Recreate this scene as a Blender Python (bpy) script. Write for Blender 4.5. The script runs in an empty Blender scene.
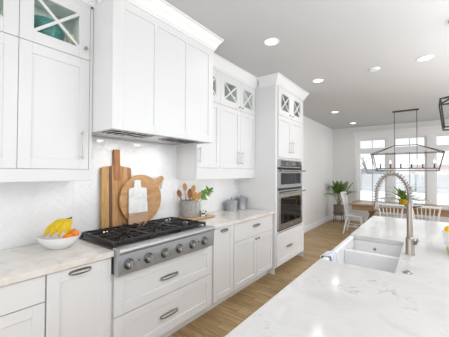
import bpy, bmesh, math, random
from mathutils import Vector, Matrix
random.seed(7)
PI = math.pi
SC = bpy.context.scene
COL = SC.collection

# ------------------------------------------------------------------ camera
cy_, sy_ = math.cos(.6484), math.sin(.6484)
pit, rol = .0158, .0048
fw = Vector((-sy_*math.cos(pit), cy_*math.cos(pit), math.sin(pit)))
r0 = Vector((cy_, sy_, 0)); u0 = r0.cross(fw)
rr = r0*math.cos(rol)+u0*math.sin(rol); uu = -r0*math.sin(rol)+u0*math.cos(rol)
cd = bpy.data.cameras.new('camera'); cam = bpy.data.objects.new('camera', cd); COL.objects.link(cam)
M = Matrix((rr, uu, -fw)).transposed().to_4x4(); M.translation = (2.3749, 0, 1.4633)
cam.matrix_world = M
cd.sensor_width = 36; cd.lens = 36*264.37/449; cd.clip_start = .05; cd.clip_end = 300
SC.camera = cam

# ------------------------------------------------------------------ world, exposure
w = bpy.data.worlds.new('World'); SC.world = w; w.use_nodes = True
wn = w.node_tree.nodes; bg = wn['Background']
bg.inputs[0].default_value = (.93, .965, 1, 1); bg.inputs[1].default_value = 1.05
SC.view_settings.view_transform = 'Standard'; SC.view_settings.look = 'None'
SC.view_settings.gamma = 1; SC.view_settings.use_curve_mapping = False
SC.view_settings.exposure = 0.22
CAN_POWER = 1.5
def area(name, loc, rot, sx, sy, power, col=(1,1,1), spread=180):
    l = bpy.data.lights.new(name, 'AREA'); l.shape = 'RECTANGLE'; l.size = sx; l.size_y = sy; l.energy = power; l.color = col; l.spread = math.radians(spread)
    o = bpy.data.objects.new(name, l); COL.objects.link(o); o.location = loc; o.rotation_euler = rot
    return o
sun = bpy.data.lights.new('winter_sun', 'SUN'); sun.energy = 2.8; sun.angle = math.radians(8); sun.color = (1, .97, .93)
so = bpy.data.objects.new('winter_sun', sun); COL.objects.link(so); so.rotation_euler = Vector((.80, .48, -.72)).to_track_quat('-Z', 'Y').to_euler()
# added soft fill lamps, out of view: right, behind the camera, and aimed up
area('fill_right', (6.1, 5.7, 1.30), (0, PI/2, 0), 2.4, 6.0, 60, (.95,.975,1))
area('fill_behind', (2.0, -1.5, .9), (PI/2, 0, 0), 3.6, 1.7, 20, (.98,.99,1))
area('fill_up', (4.8, 2.1, .50), (PI, 0, 0), 2.4, 6.4, 165, (.97,.985,1), 130)

area('fill_overhead', (3.3, 2.5, 2.70), (0, math.radians(48), 0), 1.4, 4.0, 34, (.97,.985,1))  # added fill lamp high over the island, tilted at the cabinet fronts
# ------------------------------------------------------------------ materials
def mat(name, col=(.8,.8,.8), rough=.5, metal=0, spec=.5, coat=0, emit=None, estr=1):
    m = bpy.data.materials.new(name); m.use_nodes = True
    b = m.node_tree.nodes['Principled BSDF']
    b.inputs['Base Color'].default_value = (*col, 1); b.inputs['Roughness'].default_value = rough
    b.inputs['Metallic'].default_value = metal; b.inputs['Specular IOR Level'].default_value = spec
    b.inputs['Coat Weight'].default_value = coat
    if emit: b.inputs['Emission Color'].default_value = (*emit, 1); b.inputs['Emission Strength'].default_value = estr
    return m
def nn(m, t, **kw):
    n = m.node_tree.nodes.new(t)
    for k, v in kw.items(): setattr(n, k, v)
    return n
def lk(m, a, b): m.node_tree.links.new(a, b)
def bs(m): return m.node_tree.nodes['Principled BSDF']
def ramp(m, fac, stops):
    r = nn(m, 'ShaderNodeValToRGB'); e = r.color_ramp.elements
    while len(e) < len(stops): e.new(.5)
    for i, (p, c) in enumerate(stops): e[i].position = p; e[i].color = (*c, 1)
    lk(m, fac, r.inputs[0]); return r.outputs[0]
def coords(m, scale=(1,1,1), rot=(0,0,0), loc=(0,0,0)):
    t = nn(m, 'ShaderNodeTexCoord'); mp = nn(m, 'ShaderNodeMapping')
    mp.inputs['Scale'].default_value = scale; mp.inputs['Rotation'].default_value = rot; mp.inputs['Location'].default_value = loc
    lk(m, t.outputs['Object'], mp.inputs[0]); return mp.outputs[0]
def noise(m, vec, scale, detail=4, rough=.55, dist=0):
    n = nn(m, 'ShaderNodeTexNoise'); n.inputs['Scale'].default_value = scale; n.inputs['Detail'].default_value = detail
    n.inputs['Roughness'].default_value = rough; n.inputs['Distortion'].default_value = dist
    lk(m, vec, n.inputs['Vector']); return n.outputs['Fac']
def mixc(m, fac, a, b, mode='MIX'):
    x = nn(m, 'ShaderNodeMix', data_type='RGBA', blend_type=mode)
    if isinstance(fac, (int, float)): x.inputs[0].default_value = fac
    else: lk(m, fac, x.inputs[0])
    for s, v in ((6, a), (7, b)):
        if isinstance(v, tuple): x.inputs[s].default_value = (*v, 1)
        else: lk(m, v, x.inputs[s])
    return x.outputs[2]
def bump(m, h, strength=.2, dist=.002):
    b = nn(m, 'ShaderNodeBump'); b.inputs['Strength'].default_value = strength; b.inputs['Distance'].default_value = dist
    lk(m, h, b.inputs['Height']); lk(m, b.outputs[0], bs(m).inputs['Normal'])

W_CAB = mat('white_lacquer', (.775,.778,.785), .38)
W_INT = mat('cabinet_interior', (.58,.62,.58), .6)
W_TRIM = mat('white_trim', (.87,.873,.88), .42)
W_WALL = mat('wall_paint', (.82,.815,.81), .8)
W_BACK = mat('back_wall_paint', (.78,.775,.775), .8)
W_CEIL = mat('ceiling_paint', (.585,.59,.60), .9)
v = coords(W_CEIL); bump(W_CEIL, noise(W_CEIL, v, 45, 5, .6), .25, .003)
v = coords(W_WALL); bump(W_WALL, noise(W_WALL, v, 60, 4, .6), .15, .002)
TILE = mat('white_glazed_tile', (.82,.822,.83), .12, coat=.3)
GROUT = mat('grout', (.86,.86,.86), .9)
STEEL = mat('brushed_steel', (.47,.465,.46), .235, 1)
v = coords(STEEL, (4, 4, 220)); bump(STEEL, noise(STEEL, v, 3, 3), .06, .001)
BEZEL = mat('dark_steel', (.16,.16,.165), .35, 1)
KNOBST = mat('knob_steel', (.50,.50,.50), .3, 1)
PANELST = mat('panel_steel', (.46,.475,.49), .45, .8)
NICKEL = mat('brushed_nickel', (.52,.49,.45), .3, 1)
FAUCET = mat('faucet_nickel', (.37,.33,.285), .28, 1)
PEWTER = mat('pewter_pull', (.36,.345,.325), .32, 1)
IRON = mat('cast_iron', (.016,.016,.017), .38)
BLACKM = mat('black_metal', (.03,.028,.027), .45, .3)
BRONZE = mat('weathered_bronze', (.085,.06,.05), .5, .5)
BLACKGL = mat('black_glass', (.012,.012,.014), .06, spec=.6)
DARKGAP = mat('dark_recess', (.02,.02,.02), .8)
OVENIN = mat('oven_cavity', (.02,.02,.022), .35, .4)
CERAM = mat('white_ceramic', (.84,.84,.84), .12, coat=.3)
BOWLW = mat('white_bowl_glaze', (.85,.85,.85), .2, coat=.3)
SNOW = mat('snow', (.93,.95,.98), .9)
BANANA = mat('banana_skin', (.80,.56,.02), .45)
v = coords(BANANA); c = ramp(BANANA, noise(BANANA, v, 22, 3), [(.35,(.62,.45,.012)), (.55,(.80,.53,.010)), (.75,(.86,.59,.015))]); lk(BANANA, c, bs(BANANA).inputs['Base Color'])
BTIP = mat('banana_stem', (.10,.05,.03), .7)
ORANGE = mat('orange_peel', (.88,.26,.015), .4)
v = coords(ORANGE); bump(ORANGE, noise(ORANGE, v, 160, 2), .3, .001)
LEMON = mat('lemon_peel', (.92,.58,.02), .4)
YELLOW = mat('yellow_glaze', (.85,.58,.02), .3, coat=.3)
LEAF = mat('leaf_green', (.06,.17,.03), .45)
v = coords(LEAF); c = ramp(LEAF, noise(LEAF, v, 12, 3), [(.3,(.10,.20,.04)), (.55,(.21,.37,.08)), (.8,(.42,.56,.17))]); lk(LEAF, c, bs(LEAF).inputs['Base Color'])
PALMSTEM = mat('palm_stem', (.20,.22,.06), .6)
SPRIG = mat('sprig_green', (.17,.38,.05), .5)
SOIL = mat('soil', (.03,.02,.015), .9)
BASKET = mat('grey_basket', (.25,.215,.19), .8)
v = coords(BASKET, (1,1,1)); wv = nn(BASKET, 'ShaderNodeTexWave', bands_direction='Z'); wv.inputs['Scale'].default_value = 22; wv.inputs['Distortion'].default_value = 2; lk(BASKET, v, wv.inputs[0]); bump(BASKET, wv.outputs['Fac'], .6, .006)
STONE = mat('grey_stoneware', (.34,.325,.31), .75)
v = coords(STONE); c = ramp(STONE, noise(STONE, v, 60, 5), [(.3,(.26,.25,.24)), (.7,(.42,.40,.38))]); lk(STONE, c, bs(STONE).inputs['Base Color'])
GALV = mat('galvanised_tin', (.42,.43,.44), .42, .6)
v = coords(GALV); c = ramp(GALV, noise(GALV, v, 30, 4), [(.3,(.30,.315,.33)), (.7,(.43,.445,.46))]); lk(GALV, c, bs(GALV).inputs['Base Color'])
TEAL = mat('teal_glaze', (.02,.26,.28), .25, coat=.3)
v = coords(TEAL); c = ramp(TEAL, noise(TEAL, v, 30, 4, .6, 1), [(.3,(.012,.16,.20)), (.6,(.03,.33,.33)), (.8,(.2,.5,.48))]); lk(TEAL, c, bs(TEAL).inputs['Base Color'])
POTTERY = mat('patterned_pottery', (.7,.7,.68), .35)
v = coords(POTTERY); vo = nn(POTTERY, 'ShaderNodeTexVoronoi'); vo.inputs['Scale'].default_value = 28; lk(POTTERY, v, vo.inputs['Vector'])
c = ramp(POTTERY, vo.outputs['Distance'], [(.32,(.05,.045,.04)), (.42,(.75,.74,.70))]); lk(POTTERY, c, bs(POTTERY).inputs['Base Color'])
BRASS = mat('aged_brass', (.40,.34,.24), .3, 1)
CREAM = mat('glint_cream', (.80,.76,.60), .25)
BULB = mat('warm_bulb', (1,.9,.75), .3, emit=(1,.80,.55), estr=5)
CANLED = mat('led_lens', (1,1,1), .4, emit=(1,.97,.92), estr=5)
BOOKW = mat('label_print', (.75,.75,.75), .5)
v = coords(BOOKW); ck = nn(BOOKW, 'ShaderNodeTexChecker'); ck.inputs['Scale'].default_value = 45; ck.inputs[1].default_value = (.05,.05,.05,1); ck.inputs[2].default_value = (.75,.75,.75,1); lk(BOOKW, v, ck.inputs[0]); lk(BOOKW, ck.outputs[0], bs(BOOKW).inputs['Base Color'])
FENCE = mat('grey_vinyl_fence', (.50,.51,.53), .7)
BARK = mat('bare_bark', (.24,.21,.20), .9)
SIDING = mat('house_siding', (.36,.37,.40), .8)
REDS = mat('pale_siding', (.62,.56,.52), .8)
GREYCAP = mat('plastic_white', (.85,.85,.85), .4)

def glass_mat(name, tint=(1,1,1), refl=.1, rough=.02):
    m = bpy.data.materials.new(name); m.use_nodes = True; t = m.node_tree; t.nodes.clear()
    o = t.nodes.new('ShaderNodeOutputMaterial'); mx = t.nodes.new('ShaderNodeMixShader')
    a = t.nodes.new('ShaderNodeBsdfTransparent'); b = t.nodes.new('ShaderNodeBsdfGlossy')
    a.inputs[0].default_value = (*tint, 1); b.inputs['Roughness'].default_value = rough
    f = t.nodes.new('ShaderNodeFresnel'); g = t.nodes.new('ShaderNodeNewGeometry'); mr = t.nodes.new('ShaderNodeMapRange')
    mr.inputs['To Min'].default_value = 1.45; mr.inputs['To Max'].default_value = 1/1.45   # a thin pane: same reflection on both faces
    t.links.new(g.outputs['Backfacing'], mr.inputs['Value']); t.links.new(mr.outputs[0], f.inputs[0])
    ad = t.nodes.new('ShaderNodeMath'); ad.operation = 'ADD'; ad.inputs[1].default_value = refl-.04
    t.links.new(f.outputs[0], ad.inputs[0]); t.links.new(ad.outputs[0], mx.inputs[0])
    t.links.new(a.outputs[0], mx.inputs[1]); t.links.new(b.outputs[0], mx.inputs[2]); t.links.new(mx.outputs[0], o.inputs[0])
    return m
GLASS = glass_mat('window_glass', (.97,.98,.98), .05)
CABGLASS = glass_mat('cabinet_glass', (.92,.95,.93), .05)
OVGLASS = glass_mat('oven_glass', (.22,.22,.23), .03, .05)
JARGLASS = glass_mat('clear_jar_glass', (.93,.95,.95), .08)

# quartz of the perimeter: warm white with taupe drifts
QWARM = mat('warm_quartz', (.78,.74,.68), .16, coat=.2)
v = coords(QWARM, (1, 1, 1), (0, 0, .6)); n1 = noise(QWARM, v, 3.0, 7, .62, 1.4); n2 = noise(QWARM, v, 9, 6, .6, .8)
c1 = ramp(QWARM, n1, [(.28,(.66,.59,.51)), (.45,(.77,.735,.69)), (.62,(.80,.785,.76))]); c2 = ramp(QWARM, n2, [(.35,(.86,.81,.75)), (.55,(1,1,1))])
lk(QWARM, mixc(QWARM, .7, c1, c2, 'MULTIPLY'), bs(QWARM).inputs['Base Color'])
# marble of the island: white with blue grey flecks
QISL = mat('white_marble', (.86,.86,.86), .13, coat=.2)
v = coords(QISL, (1, 1.35, 1), (0, 0, -.5)); big = noise(QISL, v, 4.2, 3, .55, .6); fine = noise(QISL, v, 30, 6, .7, .8); soft = noise(QISL, v, 4.2, 5, .6, .8)
cb = ramp(QISL, big, [(.55,(0,0,0)), (.69,(1,1,1))]); cf = ramp(QISL, fine, [(.50,(0,0,0)), (.63,(1,1,1))])
mk = mixc(QISL, 1.0, cb, cf, 'MULTIPLY')
base = ramp(QISL, soft, [(.30,(.58,.575,.57)), (.5,(.655,.65,.64)), (.7,(.67,.665,.655))])
lk(QISL, mixc(QISL, mk, base, (.34,.35,.42)), bs(QISL).inputs['Base Color'])

def wood(name, stops, scale=(1,1,1), ns=6, rough=.5, rot=(0,0,0)):
    m = mat(name, (.5,.3,.15), rough); v = coords(m, scale, rot)
    lk(m, ramp(m, noise(m, v, ns, 6, .62, .8), stops), bs(m).inputs['Base Color']); return m
OAK = wood('table_oak', [(.3,(.20,.115,.055)), (.55,(.36,.225,.12)), (.75,(.46,.31,.18))], (1,9,9), 3, .25)
BOARDW = wood('beech_wood', [(.3,(.37,.185,.07)), (.5,(.51,.28,.12)), (.75,(.61,.37,.17))], (8,1.2,3.5), 5, rot=(.5,0,0))
ENDW = wood('rosy_end_wood', [(.3,(.40,.24,.14)), (.7,(.58,.38,.25))], (9,1.5,9), 5)
HANDW = wood('handle_wood', [(.3,(.26,.10,.03)), (.7,(.42,.19,.065))], (9,9,1), 5)
SPOONW = wood('olive_wood', [(.3,(.40,.19,.06)), (.55,(.60,.32,.11)), (.8,(.70,.43,.18))], (4,4,1), 8)
SPOOND = wood('dark_spoon_wood', [(.3,(.16,.06,.02)), (.7,(.38,.17,.06))], (4,4,1), 8)
TRAYW = wood('pine_wood', [(.3,(.52,.32,.15)), (.7,(.68,.46,.25))], (2,8,2), 5)
# acacia board: strips across Y, each with its own tone
ACACIA = mat('acacia_strips', (.5,.3,.12), .45)
v = coords(ACACIA); sx = nn(ACACIA, 'ShaderNodeSeparateXYZ'); lk(ACACIA, v, sx.inputs[0])
ml = nn(ACACIA, 'ShaderNodeMath', operation='MULTIPLY'); ml.inputs[1].default_value = 1/.30; lk(ACACIA, sx.outputs[1], ml.inputs[0])
ad = nn(ACACIA, 'ShaderNodeMath', operation='ADD'); ad.inputs[1].default_value = .5; lk(ACACIA, ml.outputs[0], ad.inputs[0])
r = nn(ACACIA, 'ShaderNodeValToRGB'); r.color_ramp.interpolation = 'CONSTANT'; e = r.color_ramp.elements
st = [(0,(.60,.36,.12)), (.17,(.62,.40,.16)), (.22,(.17,.06,.02)), (.33,(.56,.32,.12)), (.52,(.50,.25,.08)), (.72,(.60,.36,.15)), (.86,(.40,.18,.06))]
while len(e) < len(st): e.new(.5)
for i, (p, cc) in enumerate(st): e[i].position = p; e[i].color = (*cc, 1)
lk(ACACIA, ad.outputs[0], r.inputs[0])
vg = coords(ACACIA, (9, 9, .9)); g = ramp(ACACIA, noise(ACACIA, vg, 6, 6, .65, 1.2), [(.3,(.48,.37,.30)), (.6,(.90,.86,.82))])
lk(ACACIA, mixc(ACACIA, .8, r.outputs[0], g, 'MULTIPLY'), bs(ACACIA).inputs['Base Color'])
MARB = mat('white_marble_board', (.74,.74,.73), .25)
v = coords(MARB); c = ramp(MARB, noise(MARB, v, 9, 5, .6, 1), [(.3,(.60,.60,.60)), (.55,(.78,.78,.77))]); lk(MARB, c, bs(MARB).inputs['Base Color'])
ROPE = mat('leather_cord', (.55,.50,.45), .8)
# floor planks
FLOOR = mat('oak_planks', (.4,.28,.17), .42)
v = coords(FLOOR); br = nn(FLOOR, 'ShaderNodeTexBrick'); br.offset = .37
br.inputs['Color1'].default_value = (.0,.0,.0,1); br.inputs['Color2'].default_value = (1,1,1,1); br.inputs['Mortar'].default_value = (.5,.5,.5,1)
br.inputs['Scale'].default_value = 1; br.inputs['Mortar Size'].default_value = .0013; br.inputs['Brick Width'].default_value = 1.25; br.inputs['Row Height'].default_value = .165; br.inputs['Bias'].default_value = 0
FROT = nn(FLOOR, 'ShaderNodeMapping'); lk(FLOOR, v, FROT.inputs[0]); lk(FLOOR, FROT.outputs[0], br.inputs['Vector'])
vs = nn(FLOOR, 'ShaderNodeMapping'); vs.inputs['Scale'].default_value = (1.3, 15, 1); lk(FLOOR, FROT.outputs[0], vs.inputs[0])
off = nn(FLOOR, 'ShaderNodeVectorMath', operation='ADD'); lk(FLOOR, vs.outputs[0], off.inputs[0])
sc_ = nn(FLOOR, 'ShaderNodeVectorMath', operation='SCALE'); sc_.inputs['Scale'].default_value = 7; lk(FLOOR, br.outputs['Color'], sc_.inputs[0]); lk(FLOOR, sc_.outputs[0], off.inputs[1])
gr = noise(FLOOR, off.outputs[0], 2.0, 7, .62, .9)
cg = ramp(FLOOR, gr, [(.30,(.20,.12,.042)), (.5,(.455,.31,.145)), (.70,(.61,.44,.235))])
tone = ramp(FLOOR, br.outputs['Color'], [(0,(.80,.77,.75)), (1,(1.0,1.0,1.0))])
cc = mixc(FLOOR, 1.0, cg, tone, 'MULTIPLY')
lk(FLOOR, mixc(FLOOR, br.outputs['Fac'], cc, (.07,.045,.03)), bs(FLOOR).inputs['Base Color'])
TOWEL = mat('striped_towel', (.85,.85,.85), .9)
v = coords(TOWEL); sx = nn(TOWEL, 'ShaderNodeSeparateXYZ'); lk(TOWEL, v, sx.inputs[0])
ml = nn(TOWEL, 'ShaderNodeMath', operation='MULTIPLY'); ml.inputs[1].default_value = 30; lk(TOWEL, sx.outputs[1], ml.inputs[0])
fr = nn(TOWEL, 'ShaderNodeMath', operation='FRACT'); lk(TOWEL, ml.outputs[0], fr.inputs[0])
lk(TOWEL, ramp(TOWEL, fr.outputs[0], [(.0,(.86,.86,.86)), (.60,(.86,.86,.86)), (.66,(.06,.16,.45)), (.90,(.06,.16,.45)), (.96,(.86,.86,.86))]), bs(TOWEL).inputs['Base Color'])

# ------------------------------------------------------------------ mesh builder
OFF = {}
class MB:
    def __init__(s): s.bm = bmesh.new()
    def box(s, x0, x1, y0, y1, z0, z1, bev=0, M=None):
        b = bmesh.new(); bmesh.ops.create_cube(b, size=1)
        bmesh.ops.scale(b, vec=(x1-x0, y1-y0, z1-z0), verts=b.verts)
        if bev: bmesh.ops.bevel(b, geom=list(b.edges), offset=bev, segments=1, affect='EDGES')
        bmesh.ops.translate(b, vec=((x0+x1)/2, (y0+y1)/2, (z0+z1)/2), verts=b.verts)
        if M: bmesh.ops.transform(b, matrix=M, verts=b.verts)
        return s.join(b)
    def join(s, b, M=None):
        if M: bmesh.ops.transform(b, matrix=M, verts=b.verts)
        me = bpy.data.meshes.new('tmp'); b.to_mesh(me); b.free(); s.bm.from_mesh(me); bpy.data.meshes.remove(me); return s
    def tube(s, pts, rad, n=10, caps=True, closed=False, flat=1.0):
        pts = [Vector(p) for p in pts]; N = len(pts)
        if not isinstance(rad, (list, tuple)): rad = [rad]*N
        rings = []; up = None
        for i, p in enumerate(pts):
            if closed: t = (pts[(i+1) % N]-pts[i-1])
            else: t = pts[min(i+1, N-1)]-pts[max(i-1, 0)]
            t = t.normalized() if t.length > 1e-9 else Vector((0, 0, 1))
            if up is None: up = t.orthogonal().normalized()
            up = up-t*up.dot(t); up = up.normalized() if up.length > 1e-6 else t.orthogonal().normalized()
            sd = t.cross(up)
            rings.append([s.bm.verts.new(p+(up*math.cos(2*PI*k/n)+sd*math.sin(2*PI*k/n)*flat)*rad[i]) for k in range(n)])
        for i in range(N if closed else N-1):
            a, b = rings[i], rings[(i+1) % N]
            for k in range(n):
                try: s.bm.faces.new((a[k], a[(k+1) % n], b[(k+1) % n], b[k]))
                except ValueError: pass
        if caps and not closed:
            s.bm.faces.new(rings[0][::-1]); s.bm.faces.new(rings[-1])
        return s
    def cyl(s, p, q, r, n=16, r2=None): return s.tube([p, q], [r, r if r2 is None else r2], n)
    def lathe(s, prof, c=(0,0,0), n=32, M=None):
        b = bmesh.new(); rings = []
        for r, z in prof:
            if r < 1e-6: rings.append([b.verts.new((0, 0, z))])
            else: rings.append([b.verts.new((r*math.cos(2*PI*k/n), r*math.sin(2*PI*k/n), z)) for k in range(n)])
        for a, d in zip(rings, rings[1:]):
            for k in range(n):
                if len(a) == 1 and len(d) == 1: continue
                if len(a) == 1: b.faces.new((a[0], d[k], d[(k+1) % n]))
                elif len(d) == 1: b.faces.new((a[k], a[(k+1) % n], d[0]))
                else: b.faces.new((a[k], a[(k+1) % n], d[(k+1) % n], d[k]))
        bmesh.ops.recalc_face_normals(b, faces=b.faces)
        T = Matrix.Translation(c)
        return s.join(b, T @ M if M else T)
    def prism(s, poly, axis, a, b_, bev=0):
        # poly: 2-D points in the other two axes (cyclic order x->y,z ; y->x,z ; z->x,y)
        b = bmesh.new()
        def P(p, t): return {'x': (t, p[0], p[1]), 'y': (p[0], t, p[1]), 'z': (p[0], p[1], t)}[axis]
        A = [b.verts.new(P(p, a)) for p in poly]; B = [b.verts.new(P(p, b_)) for p in poly]; n = len(poly)
        b.faces.new(A); b.faces.new(B[::-1])
        for i in range(n): b.faces.new((A[i], B[i], B[(i+1) % n], A[(i+1) % n]))
        bmesh.ops.recalc_face_normals(b, faces=b.faces)
        if bev: bmesh.ops.bevel(b, geom=list(b.edges), offset=bev, segments=1, affect='EDGES', clamp_overlap=True)
        return s.join(b)
    def sweep(s, prof, path):
        # prof: closed list of (out, z); path: XY polyline, "out" is to the right of travel
        pts = [Vector(p) for p in path]; rows = []
        for i, p in enumerate(pts):
            d0 = (pts[i]-pts[i-1]).normalized() if i else None
            d1 = (pts[i+1]-pts[i]).normalized() if i < len(pts)-1 else None
            n0 = Vector((d0.y, -d0.x)) if d0 else None; n1 = Vector((d1.y, -d1.x)) if d1 else None
            if n0 and n1: m = (n0+n1); m = m/m.dot(n0)
            else: m = n0 or n1
            rows.append([s.bm.verts.new((p.x+m.x*o, p.y+m.y*o, z)) for o, z in prof])
        k = len(prof)
        for a, b in zip(rows, rows[1:]):
            for j in range(k): s.bm.faces.new((a[j], a[(j+1) % k], b[(j+1) % k], b[j]))
        s.bm.faces.new(rows[0]); s.bm.faces.new(rows[-1][::-1])
        bmesh.ops.recalc_face_normals(s.bm, faces=s.bm.faces); return s
    def quad(s, *p):
        s.bm.faces.new([s.bm.verts.new(x) for x in p]); return s
    def build(s, name, m, parent=None, smooth=32, mods=None):
        me = bpy.data.meshes.new(name); o = bpy.data.objects.new(name, me); COL.objects.link(o)
        off = Vector((0, 0, 0))
        if parent is not None:
            o.parent = parent; off = OFF.get(parent.name, Vector((0, 0, 0)))
        OFF[o.name] = off
        bmesh.ops.translate(s.bm, vec=-off, verts=s.bm.verts)
        s.bm.to_mesh(me); s.bm.free()
        me.materials.append(m)
        if smooth:
            for p in me.polygons: p.use_smooth = True
            try: me.set_sharp_from_angle(angle=math.radians(smooth))
            except Exception: pass
        return o
    def top(s, name, m, label, cat, group=None, kind=None, smooth=40):
        """a top-level thing that is one mesh: origin at its base centre"""
        vs = [v.co for v in s.bm.verts]
        lo = [min(v[i] for v in vs) for i in range(3)]; hi = [max(v[i] for v in vs) for i in range(3)]
        c = Vector(((lo[0]+hi[0])/2, (lo[1]+hi[1])/2, lo[2]))
        bmesh.ops.translate(s.bm, vec=-c, verts=s.bm.verts)
        o = s.build(name, m, None, smooth); o.location = c; OFF[o.name] = c
        return tag(o, label, cat, group, kind)
def tag(o, label=None, cat=None, group=None, kind=None):
    if label: o['label'] = label
    if cat: o['category'] = cat
    if group: o['group'] = group
    if kind: o['kind'] = kind
    return o
def thing(name, loc, label, cat, group=None, rz=0, world=False):
    """Empty at a thing's base; world=True: its parts are built in world coordinates"""
    o = bpy.data.objects.new(name, None); o.empty_display_size = .1; COL.objects.link(o)
    o.location = loc; o.rotation_euler.z = rz
    OFF[o.name] = Vector(loc) if world else Vector((0, 0, 0))
    return tag(o, label, cat, group)
def copy_tree(o, parent=None):
    c = o.copy(); COL.objects.link(c)
    if parent is not None: c.parent = parent
    for ch in [x for x in SC.objects if x.parent == o]: copy_tree(ch, c)
    return c
def struct(mb, name, m, smooth=40, label=None):
    o = mb.build(name, m, None, smooth); o['kind'] = 'structure'
    if label: o['label'] = label
    return o

H = 2.88; YF = 8.92; XR = 6.2; YB = -1.6
# ------------------------------------------------------------------ setting
struct(MB().box(-.15, XR, YB, YF+.15, -.12, 0), 'floor', FLOOR)
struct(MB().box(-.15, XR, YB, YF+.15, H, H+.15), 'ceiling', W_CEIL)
struct(MB().box(-.15, 0, YB, YF, 0, H), 'wall_left', W_WALL)
# back wall with three window openings
WIN = [(.75, 1.50), (1.66, 2.42), (2.58, 3.34)]
ZS, ZM0, ZM1, ZT = .50, 2.06, 2.22, 2.50
b = MB()
xs = [0]+[q for a in WIN for q in a]+[XR]
for i in range(0, len(xs), 2): b.box(xs[i], xs[i+1], YF, YF+.15, 0, H)
for a, c in WIN: b.box(a, c, YF, YF+.15, 0, ZS).box(a, c, YF, YF+.15, ZT, H)
struct(b, 'wall_back', W_BACK)
for i, (a, c) in enumerate(WIN):
    wnd = thing('window_%d' % (i+1), (a, YF, ZS), None, None, world=True); wnd['kind'] = 'structure'
    f = MB(); y0, y1 = YF+.03, YF+.10; t = .05
    f.box(a, a+t, y0, y1, ZS, ZT).box(c-t, c, y0, y1, ZS, ZT)
    f.box(a+t, c-t, y0, y1, ZS, ZS+t).box(a+t, c-t, y0, y1, ZT-t, ZT).box(a+t, c-t, y0, y1, ZM0, ZM1)
    mid = (a+c)/2
    f.box(mid-.012, mid+.012, y0+.02, y1-.02, ZM1, ZT-t)
    f.build('window_frame', W_TRIM, wnd)
    MB().box(mid-.009, mid+.009, y0+.025, y1-.025, ZS+t, ZM0).build('muntin', PEWTER, wnd)
    MB().box(a+t, c-t, y0+.03, y0+.036, ZS+t, ZM0).build('window_pane', GLASS, wnd)
    MB().box(a+t, c-t, y0+.03, y0+.036, ZM1, ZT-t).build('transom_pane', GLASS, wnd)
b = MB()
b.box(.66, .75, YF-.02, YF, .40, 2.62).box(1.50, 1.66, YF-.02, YF, ZS, ZT).box(2.42, 2.58, YF-.02, YF, ZS, ZT).box(3.34, 3.43, YF-.02, YF, .40, 2.62)
b.box(.75, 3.34, YF-.02, YF, ZT, 2.62).box(.62, 3.47, YF-.035, YF, 2.62, 2.73, .006).box(.60, 3.49, YF-.06, YF, .44, ZS, .006).box(.75, 3.34, YF-.02, YF, .36, .44)
for a, c in WIN: b.box(a, c, YF-.012, YF+.03, ZM0+.02, ZM1-.02)
struct(b, 'trim_1', W_TRIM)
prof = [(0, 0), (.018, 0), (.018, .115), (.010, .14), (0, .14)]
struct(MB().sweep(prof, [(0, YF), (0, 4.58)][::-1]), 'baseboard_left', W_TRIM)
struct(MB().sweep(prof, [(.02, YF), (XR, YF)]), 'baseboard_back', W_TRIM)

# herringbone backsplash
def clip(poly, lo, hi):
    for ax, v, sg in ((0, lo[0], 1), (0, hi[0], -1), (1, lo[1], 1), (1, hi[1], -1)):
        out = []
        for i in range(len(poly)):
            p, q = poly[i-1], poly[i]; dp, dq = (p[ax]-v)*sg, (q[ax]-v)*sg
            if (dp >= 0) != (dq >= 0):
                t = dp/(dp-dq); out.append((p[0]+(q[0]-p[0])*t, p[1]+(q[1]-p[1])*t))
            if dq >= 0: out.append(q)
        poly = out
        if len(poly) < 3: return None
    return poly
def herring(regions, Wt=.05, n=3, gap=.0022):
    b = bmesh.new(); cs = math.cos(PI/4)
    for lo, hi in regions:
        R = 95
        for k in range(-R, R):
            for m_ in range(-18, 18):
                for kind in (0, 1):
                    if kind == 0: x0, y0, x1, y1 = k+2*n*m_, k, k+2*n*m_+n, k+1
                    else: x0, y0, x1, y1 = k+2*n*m_, k-2*n+1, k+2*n*m_+1, k-2*n+1+n
                    cxm, cym = ((x0+x1)/2)*Wt, ((y0+y1)/2)*Wt
                    py, pz = (cxm-cym)*cs+1.6, (cxm+cym)*cs+1.3
                    if not (lo[0]-.2 < py < hi[0]+.2 and lo[1]-.2 < pz < hi[1]+.2): continue
                    g = gap/2; q = [(x0*Wt+g, y0*Wt+g), (x1*Wt-g, y0*Wt+g), (x1*Wt-g, y1*Wt-g), (x0*Wt+g, y1*Wt-g)]
                    q = [((a-c)*cs+1.6, (a+c)*cs+1.3) for a, c in q]
                    q = clip(q, lo, hi)
                    if not q: continue
                    my, mz = sum(p[0] for p in q)/len(q), sum(p[1] for p in q)/len(q)
                    ty, tz = random.gauss(0, .005), random.gauss(0, .005)
                    def X(p, d): return d+(p[0]-my)*ty+(p[1]-mz)*tz
                    inn = [(my+(p[0]-my)*.965, mz+(p[1]-mz)*.965) for p in q]
                    A = [b.verts.new((.0052, *p)) for p in q]; B = [b.verts.new((X(p, .0075), *p)) for p in inn]
                    fs = [b.faces.new(B)]
                    for i in range(len(q)): fs.append(b.faces.new((A[i], A[(i+1) % len(q)], B[(i+1) % len(q)], B[i])))
    bmesh.ops.recalc_face_normals(b, faces=b.faces)
    for f in b.faces:
        if f.normal.x < 0: f.normal_flip()
    return b
REG = [((-.3, .915), (1.01, 1.46)), ((1.01, .915), (2.14, 1.775)), ((2.14, .915), (3.478, 1.46))]
bk = MB()
for lo, hi in REG: bk.box(0, .0062, lo[0], hi[0], lo[1], hi[1])
spl = struct(bk, 'wall_backsplash', GROUT, label='white glazed herringbone tile backsplash')
tl = MB(); tl.join(herring(REG)); tl.build('tile', TILE, spl, smooth=0)

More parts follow.
